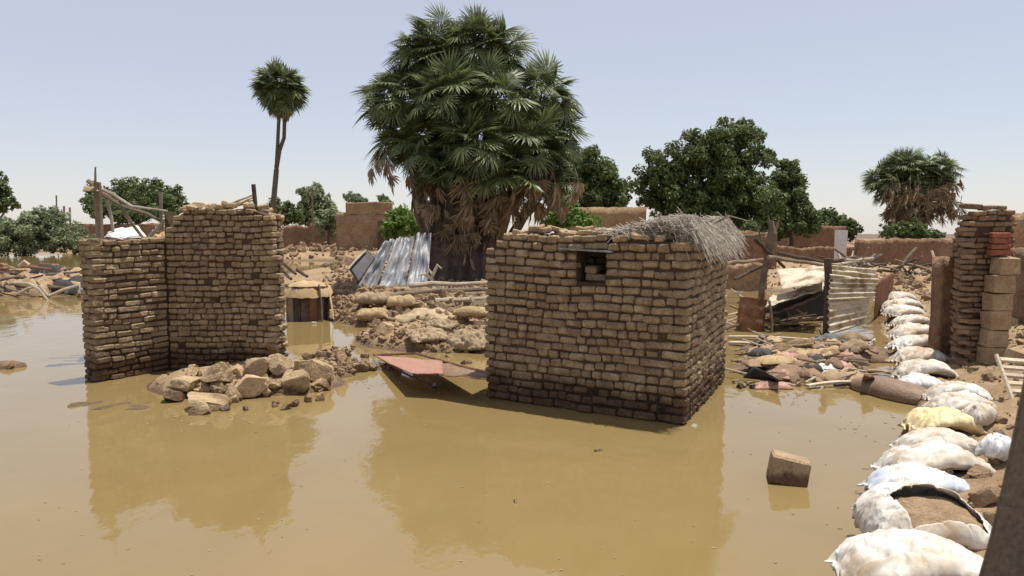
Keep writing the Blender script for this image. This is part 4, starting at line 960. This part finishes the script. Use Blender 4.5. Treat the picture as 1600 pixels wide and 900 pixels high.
# rusty drum
c = hit(1175, 519); V, F = [], []; prof = [(0, 0), (.27, 0), (.285, .02), (.27, .04), (.27, .26), (.285, .28), (.27, .30), (.27, .52), (.285, .54), (.27, .56), (.27, .78), (.285, .80), (.26, .80), (.25, .76), (0, .76)]
Md = TRS((c.x + .02, c.y + .25, c.z - .15), (R(-6), R(7), 0)); n = 20
for r, z in prof:
    for i in range(n):
        a = 2 * math.pi * i / n; rr_ = r * (1 + .06 * fb(math.cos(a) * 1.5, math.sin(a) * 1.5, z * 2)); V.append(Md @ Vector((rr_ * math.cos(a), rr_ * math.sin(a), z)))
for j in range(len(prof) - 1):
    for i in range(n): F.append((j * n + i, j * n + (i + 1) % n, (j + 1) * n + (i + 1) % n, (j + 1) * n + i))
build('rusty_drum', V, F, M_rust, smooth=True, label='dented rusty drum standing right of the brick house', cat='drum')
plank('drum_plank', hit(1206, 520), D(1202, 470, c.y + .1), .09, .03, M_wood, R(80), label='upright board beside the rusty drum', cat='board')
# forked dead trunk and beams
tr = empty('dead_tree', (D(1190, 462, 20).x, 20, 0), 'forked broken dead trunk standing behind the collapsed shed', 'dead tree')
T = lambda x, y, yy=20: D(x, y, yy)
b = T(1190, 470); MB().tube([(b.x, 20, -.3), T(1190, 450), T(1198, 405), T(1207, 365), T(1206, 345)], [.09, .085, .09, .13, .05], 8).build('trunk', M_wood, tr)
for pts in ([(1198, 405), (1190, 378), (1184, 352)], [(1204, 380), (1214, 355), (1218, 340)], [(1205, 370), (1203, 350), (1200, 336)]):
    MB().tube([T(*q) for q in pts], [.05, .035, .012], 6).build('limb', M_wood, tr)
for i, (x0, y0, x1, y1, yy, r, lab) in enumerate([(1178, 372, 1226, 418, 19.7, .05, 'pole leaning across the forked dead trunk'), (1110, 416, 1205, 404, 20.5, .055, 'long level pole left of the forked dead trunk'), (1148, 436, 1205, 410, 19.8, .04, 'lower slanting pole left of the forked dead trunk'),
    (1200, 402, 1285, 414, 19, .05, 'long pole right of the forked dead trunk'), (1215, 395, 1290, 410, 21, .045, 'upper pole right of the forked dead trunk'), (1120, 372, 1195, 366, 22, .05, 'pole over the dark gap beside the brush roof'), (1300, 408, 1365, 402, 16, .04, 'pole lying along the top of the shed wall'), (1330, 425, 1368, 398, 17, .045, 'pole slanting up behind the shed wall'), (1352, 412, 1378, 398, 18, .05, 'short thick pole on the shed heap')]):
    stick('pole', D(x0, y0, yy), D(x1, y1, yy + .3), r, M_wood if i % 2 else M_darkwood, .03, i + 90, label=lab, cat='pole')
for i in range(26):
    px, py = rl.uniform(1296, 1385), rl.uniform(404, 424); p = D(px, py, rl.uniform(15.5, 17.5)); d = Vector((rl.gauss(0, 1), rl.gauss(0, .5), rl.gauss(0, .25))).normalized() * rl.uniform(.15, .5)
    stick('stick', p - d, p + d, rl.uniform(.015, .035), (M_wood, M_palewood, M_darkwood)[i % 3], .05, i, label='short stick in the tangle on top of the iron shed', cat='stick', group='stick tangle on the shed')
for i in range(30):
    px, py = rl.uniform(1150, 1290), rl.uniform(478, 520); p = G(px, py); d = Vector((rl.gauss(0, 1), rl.gauss(0, .5), 0)).normalized() * rl.uniform(.25, .75); d.z = rl.uniform(.02, .22); p.z = d.z + .01
    if i % 3: stick('pole', p - d, p + d, rl.uniform(.018, .035), (M_wood, M_palewood, M_darkwood, M_straw)[i % 4], .03, i + 7, label='loose pole in the wreckage left of the iron shed post', cat='pole', group='loose poles of the shed wreckage')
    else: plank('plank', p - d, p + d, rl.uniform(.08, .16), .02, (M_straw, M_cream, M_wood)[(i // 3) % 3], rl.uniform(-.6, .6), label='loose board in the wreckage left of the iron shed post', cat='plank', group='loose boards of the shed wreckage')
# floating planks and rags before the shed
def wp_(px, py, z=.04): return G(px, py, z)
for i, (x0, y0, x1, y1, w_, mat, lab) in enumerate([(1138, 526, 1268, 531, .10, M_palewood, 'long pale plank afloat at the back of the rag heap'), (1300, 530, 1368, 534, .07, M_palewood, 'thin pale pole afloat right of the slate cloth'), (1140, 535, 1204, 541, .16, M_palewood, 'broad pale plank afloat below the long plank'),
    (1157, 566, 1196, 568, .12, M_palewood, 'short pale plank left of the rag heap'), (1300, 575, 1352, 566, .13, M_straw, 'yellow plank at the right of the rag heap'), (1350, 580, 1392, 583, .10, M_straw, 'half sunk yellow plank nearest the sandbags'), (1262, 603, 1338, 597, .08, M_palewood, 'pale curved board along the front of the rag heap'), (1175, 545, 1215, 550, .12, M_straw, 'tan board between plank and rag heap'), (1305, 602, 1370, 600, .06, M_darkwood, 'dark wet board at the front right of the rag heap')]):
    plank('plank', wp_(x0, y0), wp_(x1, y1), w_, .03, mat, label=lab, cat='plank', group='planks around the rag heap')
for i, (px, py, sx, sy, rot, mat, hu, lab) in enumerate([(1302, 534, .95, .5, -.1, M_cloth_g, .12, 'slate green cloth at the back of the rag heap'), (1222, 556, 1.0, .8, .2, M_cloth_r, .22, 'brown rag at the upper left of the rag heap'), (1285, 560, 1.0, .7, -.1, M_straw, .18, 'tan rag in the middle of the rag heap'),
    (1238, 590, .9, .5, .15, M_cloth_r, .26, 'ribbed brown mat at the front of the rag heap'), (1310, 578, .5, .4, .3, M_cloth_p, .16, 'dusty pink rag at the right of the rag heap'), (1288, 582, .42, .3, .1, M_white, .14, 'white rag in the centre of the rag heap'), (1345, 556, .8, .6, 0, M_cloth_r, .16, 'brown rag at the back right of the rag heap'),
    (1320, 594, .7, .4, .2, M_cloth_r, .16, 'brown rag at the front right of the rag heap'), (1205, 606, .5, .25, 0, M_cloth_p, .1, 'pinkish rag at the front left of the rag heap'), (1255, 545, .9, .5, 0, M_charc if False else M_cloth_r, .15, 'dark brown rag below the long plank')]):
    cloth('rag', px, py, sx, sy, rot, mat, hu, i + 20, 14, label=lab, cat='rag', group='rags before the iron shed')
for i in range(34):
    px, py = rl.uniform(1180, 1350), rl.uniform(540, 600); sz = rl.uniform(.18, .46)
    cloth('rag', px, py, sz, sz * rl.uniform(.5, 1), rl.uniform(-.8, .8), (M_cloth_r, M_soil, M_straw, M_char, M_cloth_r, M_burlap, M_soil, M_wood, M_cloth_r, M_cloth_p)[i % 10], rl.uniform(.07, .16), i + 60, 10, z=max(0, hz(*G(px, py).xy)) + rl.uniform(.02, .12), label=f"small {('brown', 'earth brown', 'tan', 'black', 'brown', 'pale', 'earth brown', 'grey brown', 'brown', 'pinkish')[i % 10]} crumpled rag tossed on the heap before the iron shed", cat='rag', group='small rags on the rag heap')
patch('black_sheet', G(1160, 590, .04), G(1212, 598, .03), G(1222, 596, .16), G(1178, 572, .22), 10, 6, lambda u, v: .03 * fb(u * 3, v * 3), M_black, .008, label='black bent sheet at the left front of the rag heap', cat='sheet')
patch('brown_box', G(1345, 606, .02), G(1372, 602, .02), G(1366, 590, .22), G(1352, 588, .24), 6, 6, lambda u, v: .02 * fb(u * 3, v * 3, 3), M_rust, .03, label='small rusty bent plate before the sunken sack', cat='plate')
for i in range(9):
    lump('mud_lump', 1150 + i * 5, 600 + (i * 7) % 9, 14, 9, 'grey pebbly lump in the cluster at the left front of the rag heap', 'lumps left of the rag heap', False, i, mat=M_char if i % 2 else M_burlap)
for i in range(46):
    px, py = rl.uniform(1175, 1350), rl.uniform(540, 604); lump('mud_lump', px, py, rl.uniform(9, 20), rl.uniform(6, 12), 'brown clod between the rags before the iron shed', 'clods in the rag heap', False, i + 3, mat=M_soil)
for i in range(60):
    px, py = rl.uniform(1165, 1365), rl.uniform(535, 606); p = hit(px, py); d = Vector((rl.gauss(0, 1), rl.gauss(0, .6), rl.gauss(0, .12))).normalized() * rl.uniform(.12, .5); z = Vector((0, 0, rl.uniform(.05, .16)))
    stick('stick', p - d + z, p + d + z, rl.uniform(.008, .02), (M_wood, M_palewood, M_cloth_r)[i % 3], .05, i, label='thin stick poking out of the rag heap', cat='stick', group='sticks in the rag heap')
# half sunk mud coated sack
ma, mbp = G(1345, 606), G(1448, 632); mm = (ma + mbp) / 2; me = pillow(77, (mbp - ma).length * .62, .26, .17, M_soil, wr=.012, pinch=.5)
M_sunk = surf('wet_mud_sack', (.20, .13, .085), (.28, .19, .125), 3, 40, .4, .02, rough=.6, vary=0, spec=.4); me.materials[0] = M_sunk
inst('sunken_sack', me, TRS((mm.x, mm.y, .03), (0, 0, math.atan2(mbp.y - ma.y, mbp.x - ma.x))), label='long mud coated sack half sunk beside the sandbag row', cat='sack')

# ------------------------------------------------------------------ sandbags along the bank
BAGS = [(1432, 905, .37, .26, .15, .02, M_bag, 'white sandbag cut off by the bottom edge of the photo', .08),
        (1442, 762, .33, .24, .13, .06, M_bagb, 'white sandbag with a blue end, right behind the torn bag', .02),
        (1455, 735, .36, .24, .15, -.04, M_bag, 'broad white sandbag with a frayed front hem, behind the blue ended one', .06),
        (1472, 704, .33, .22, .13, -.08, M_bag, 'grubby white sandbag just in front of the yellow bag', .04),
        (1474, 672, .29, .24, .15, -.05, M_bagy, 'yellow sandbag, the only one of its colour', .06),
        (1500, 642, .32, .22, .14, -.15, M_bag, 'white sandbag just behind the yellow bag', .04),
        (1497, 622, .31, .22, .13, -.35, M_bag, 'second white sandbag behind the yellow bag', .05),
        (1440, 606, .28, .22, .14, -.2, M_bagb, 'white and blue sandbag at the bend, beside the sunken sack', .02),
        (1441, 586, .30, .24, .15, .0, M_bag, 'white sandbag just behind the bend in the row', .04),
        (1438, 566, .32, .24, .16, .1, M_bagd, 'muddy white sandbag, third behind the bend', .05),
        (1432, 546, .34, .26, .17, .1, M_bag, 'plump white sandbag, fourth behind the bend', .06),
        (1428, 524, .33, .26, .16, .05, M_bagd, 'dull white sandbag, fifth behind the bend', .04),
        (1424, 508, .32, .26, .16, .0, M_bag, 'white sandbag, sixth behind the bend', .04),
        (1412, 494, .34, .28, .18, .2, M_bag, 'white sandbag, third from the far end of the row', .06),
        (1406, 482, .34, .28, .17, .2, M_bagd, 'second sandbag from the far end of the row', .05),
        (1400, 470, .36, .30, .18, .3, M_bag, 'farthest white sandbag of the row', .05)]
for i, (px, py, L, W, T_, rot, mat, lab, dz) in enumerate(BAGS):
    sack('sandbag', px, py, L * 1.06, W * 1.2, T_ * .74, rot, mat, lab, i + 1, 'sandbags along the flood bank', 'sandbag', dz, tilt=R(-5) + .06 * math.sin(i * 3), roll=R(4) * math.sin(i * 2.1), wr=.022 + .008 * (i % 3), droop=.10, pw=4.5, pinch=.02, nu=56, nv=40, hem=.10, crease=.22)
# torn bag: open mouth with the soil showing
def torn(u, v):
    e = .05 * math.sin(u * 7 + 1) + .02 * math.sin(u * 17)
    return v < .02 + .34 * (1 - ((u - .12) / .72) ** 2) + e and v > -.86 and abs(u - .12) < .66
p = hit(1445, 842); tb = empty('sandbag', (p.x, p.y, p.z), 'white sandbag torn open with brown soil showing in its mouth', 'sandbag', 'sandbags along the flood bank')
me = pillow(40, .38, .34, .20, M_bag, wr=.022, nu=130, nv=96, hole=torn, droop=.08, crease=.12); o = inst('bag_cloth', me, TRS((p.x, p.y + .04, p.z + .12), (R(2), 0, R(-3))), tb)
sm_ = o.modifiers.new('cloth_thickness', 'SOLIDIFY'); sm_.thickness = .006; sm_.offset = -1
me = pillow(41, .34, .30, .12, M_soil, wr=.02, nu=30, nv=24); inst('soil', me, TRS((p.x, p.y + .02, p.z + .10), (R(6), 0, R(-3))), tb, label='brown soil spilling inside the torn bag')
# stray bags right of the row
sack('plastic_bag', 1528, 668, .16, .12, .13, .5, M_bag, 'small white bag end slumped right of the yellow sandbag', 51, cat='bag', dz=.05)
pb = hit(1556, 722); kb = empty('tied_bag', (pb.x, pb.y, pb.z), 'small tied white plastic bag right of the sandbag row', 'bag')
inst('bag_body', pillow(52, .12, .11, .13, M_white, wr=.03), TRS((pb.x, pb.y, pb.z + .10), (0, .2, .4)), kb)
V, F = [], []
for k in range(9):
    a = 2 * math.pi * k / 9; V.append((pb.x - .11, pb.y, pb.z + .10)); V.append((pb.x - .20 + .02 * math.cos(a * 3), pb.y + .06 * math.cos(a), pb.z + .10 + .05 * math.sin(a)))
F = [(2 * k, 2 * k + 1, (2 * k + 3) % 18) for k in range(9)]; build('knot_frill', V, F, M_white, kb)
for i, (px, py, w_, h_, lab) in enumerate([(1540, 785, 56, 36, 'large brown clod right of the sandbags near the canvas'), (1530, 745, 40, 22, 'flat brown clod right of the broad white sandbag'), (1560, 660, 26, 14, 'small brown clod beside the tied bag'), (1550, 820, 40, 26, 'dark clod beside the torn sandbag')]):
    lump('earth_clod', px, py, w_, h_, lab, None, False, i + 2, mat=M_soil, cat='clod')

# ------------------------------------------------------------------ brick pier on the right
p0 = hit(1494, 572); pier = empty('brick_pier', (p0.x, p0.y, 0), 'tall dark brown brick pier standing on the bank at right', 'brick pier')
BP = brick_set(.075, M_darkbrick, 500, bev=.014, jit=.008); rq = random.Random(19)
Pa = Vector((p0.x, p0.y)); Pb = Pa + Vector((.72, .02)); dp = Vector((Pb.x - Pa.x, Pb.y - Pa.y)).normalized(); npr = Vector((dp.y, -dp.x)); bk = 1.3
Pc, Pd = Pb + Vector((.52, .92)) * bk, Pa + Vector((.40, .92)) * bk
gp = hz(Pa.x, Pa.y) - .12; HT = D(1550, 321, Pa.y).z
tp1 = lambda s: HT - (.11 if s < .12 else 0)
f1 = face(Pa, Pb, gp, tp1, .075, BP, rq, (.2, .5, .5), proud=.016, quoin=.12); f2 = face(Pd, Pa, gp, lambda s: HT - .12 - .35 * max(0, 1 - s), .075, BP, rq, (.4, .5, .3), proud=.016, quoin=.12); f3 = face(Pb, Pc, gp, lambda s: HT - .25 * s, .075, BP, rq, (.4, .5, .3), proud=.016, quoin=.12)
lay(pier, f1 + f2[:300 - len(f1)] if len(f1) < 300 else f1, 300); lay_rest(pier, f2[max(0, 300 - len(f1)):] + f3, M_darkbrick)
cb = MB(); core(cb, Pa, Pb, .22, gp, lambda s: HT - .06, s0=.12, s1=(Pb - Pa).length - .03, inset=.03)
core(cb, Pd, Pa, .4, gp, lambda s: HT - .14 - .35 * max(0, 1 - s), s0=0, s1=(Pa - Pd).length - .2, inset=.03); core(cb, Pb, Pc, .2, gp, lambda s: HT - .06 - .25 * s, s0=.2, inset=.03); cb.build('mortar', M_core, pier)
# column of big blocks stacked before the pier
bx0 = Pa + dp * .40 + npr * .16; zc = hz(bx0.x, bx0.y) - .03; BIG = [brick_mesh(960 + i, .28, .24, .24, M_dryblock, .012, .014) for i in range(4)]
stk = empty('block_stack', (bx0.x, bx0.y, zc), 'column of large tan mud blocks stacked against the front of the pier', 'block stack')
for i in range(6):
    inst('block', BIG[i % 4], TRS((bx0.x + rq.gauss(0, .015) + .012 * i, bx0.y + rq.gauss(0, .01), zc + .12 + .245 * i), (0, rq.gauss(0, .03), rq.gauss(0, .06)), (1 - .03 * (i % 2), 1, 1)), stk)
inst('mud_block', BIG[1], TRS((bx0.x + .12, bx0.y - .42, hz(bx0.x + .12, bx0.y - .42) + .10), (.15, .1, .3), (1.25, 1.1, .8)), label='pale mud block fallen at the foot of the block stack', cat='mud block')
M_redpatch = surf('red_fired_brick', (.24, .085, .05), (.33, .13, .075), 5, 40, .5, .02, vary=.2)
RB = [brick_mesh(980 + i, .27, .14, .07, M_redpatch, .012, .006) for i in range(3)]
for i in range(4): inst('red_brick', RB[i % 3], TRS((bx0.x + .05, bx0.y + .07, zc + 1.52 + .078 * i), (0, rq.gauss(0, .03), rq.gauss(0, .08)), (1 - .06 * i, 1, 1)), stk)
# lower plastered wall stub left of the pier
mud_wall('wall_stub', 'low red brown wall stub joined to the left side of the pier', 'wall', Pa.y + .75, 1474, 1506, 402, .3, M_redmud, seed=30, n=10, rough_top=.05)
patch('white_sheet', D(1456, 492, 15.5), D(1474, 490, 15.3), D(1478, 450, 15.8), D(1464, 455, 16), 8, 10, lambda u, v: .06 * fb(u * 3, v * 3, 2), M_white, .01, label='white plastic sheet hanging behind the brick pier', cat='sheet')
stick('dark_bar', D(1462, 482, 15.4), D(1480, 418, 16), .03, M_char, .01, 2, label='dark blue grey bar leaning above the white hanging sheet', cat='bar')
stick('leaning_pole', D(1469, 436, 24), D(1456, 392, 24.5), .05, M_palewood, .01, 6, label='tan pole leaning on the long red brown wall', cat='pole')
for i in range(16):
    px, py = rl.uniform(1408, 1470), rl.uniform(412, 440); p = D(px, py, 26); d = Vector((rl.gauss(0, 1), rl.gauss(0, .4), rl.gauss(0, .3))).normalized() * rl.uniform(.3, .9)
    stick('stick', p - d, p + d, rl.uniform(.03, .06), (M_wood, M_darkwood)[i % 2], .03, i, label='dark pole in the pile before the long red brown wall', cat='pole', group='pole pile before the far wall')
for i in range(22):
    px, py = rl.uniform(1400, 1480), rl.uniform(425, 450); lump('mud_lump', px, py, rl.uniform(9, 20), rl.uniform(6, 12), 'earth lump under the pole pile before the long red brown wall', 'earth lumps at the far wall', False, i, mat=M_soil)
for i in range(40):
    px, py = rl.uniform(1572, 1640), rl.uniform(482, 565); lump('mud_lump', px, py, rl.uniform(10, 26), rl.uniform(8, 18), 'broken mud lump in the rubble right of the brick pier', 'rubble right of the pier', False, i, mat=M_clod)
pp = hit(1592, 622); pal = empty('slatted_crate', (pp.x, pp.y, pp.z), 'broken slatted crate side leaning right of the fallen block', 'crate')
for i in range(5): MB().box((pp.x + .12 + .01 * i, pp.y + .06 * i, pp.z + .06 + .075 * i), (.42, .05, .03), (.5, .05, -.2)).build('slat', M_palewood, pal)
MB().tube([(pp.x - .1, pp.y - .06, pp.z - .02), (pp.x - .08, pp.y + .3, pp.z + .42)], .025, 6).build('rail', M_palewood, pal)
for i in range(18):
    px, py = rl.uniform(1480, 1590), rl.uniform(580, 720); lump('earth_clod', px, py, rl.uniform(10, 24), rl.uniform(8, 14), 'dry earth clod lying on the bank between pier and sandbags', 'earth clods on the bank', False, i + 5, mat=M_soil)

# ------------------------------------------------------------------ canvas hanging close by at the right edge
Yc = 1.25; V, F = [], []; nu, nv = 26, 30
gz = hz(1.2, Yc)
for s_ in (0, 1):
    for j in range(nv + 1):
        v = j / nv
        for i in range(nu + 1):
            u = i / nu; z = 2.45 + (gz + .02 - 2.45) * v; flare = .862 + (z - 1.955) * .225 + .02 * math.sin(z * 5)
            x = flare + u * (.55 + .2 * v); y = Yc + .05 * math.sin(u * 15 + v) * (.3 + v) + .10 * u + s_ * .006
            V.append((x, y, z - .02 * u))
m = nu + 1; N = m * (nv + 1)
for j in range(nv):
    for i in range(nu):
        a = j * m + i; F.append((a, a + m, a + m + 1, a + 1)); F.append((N + a + 1, N + a + m + 1, N + a + m, N + a))
    a = j * m; F.append((a + m, a, N + a, N + a + m))
cv = empty('canvas_sheet', (1.1, Yc, gz), 'dark grey brown canvas hanging close to the camera at the right edge', 'canvas')
build('cloth', V, F, M_canvas, cv, smooth=True)
MB().tube([(1.40, Yc + .16, gz - .2), (1.40, Yc + .16, 2.6)], .03, 8).build('pole', M_wood, cv); MB().tube([(.93, Yc + .03, 2.44), (1.6, Yc + .16, 2.44)], .014, 8).build('crossbar', M_wood, cv)
ex = D(1563, 780, Yc - .02); mb = MB(); ring = [(ex.x + .012 * math.cos(a), ex.y - .012, ex.z + .012 * math.sin(a)) for a in [2 * math.pi * k / 14 for k in range(15)]]
mb.tube(ring, .0025, 5, False); mb.build('eyelet', M_canvas, cv)
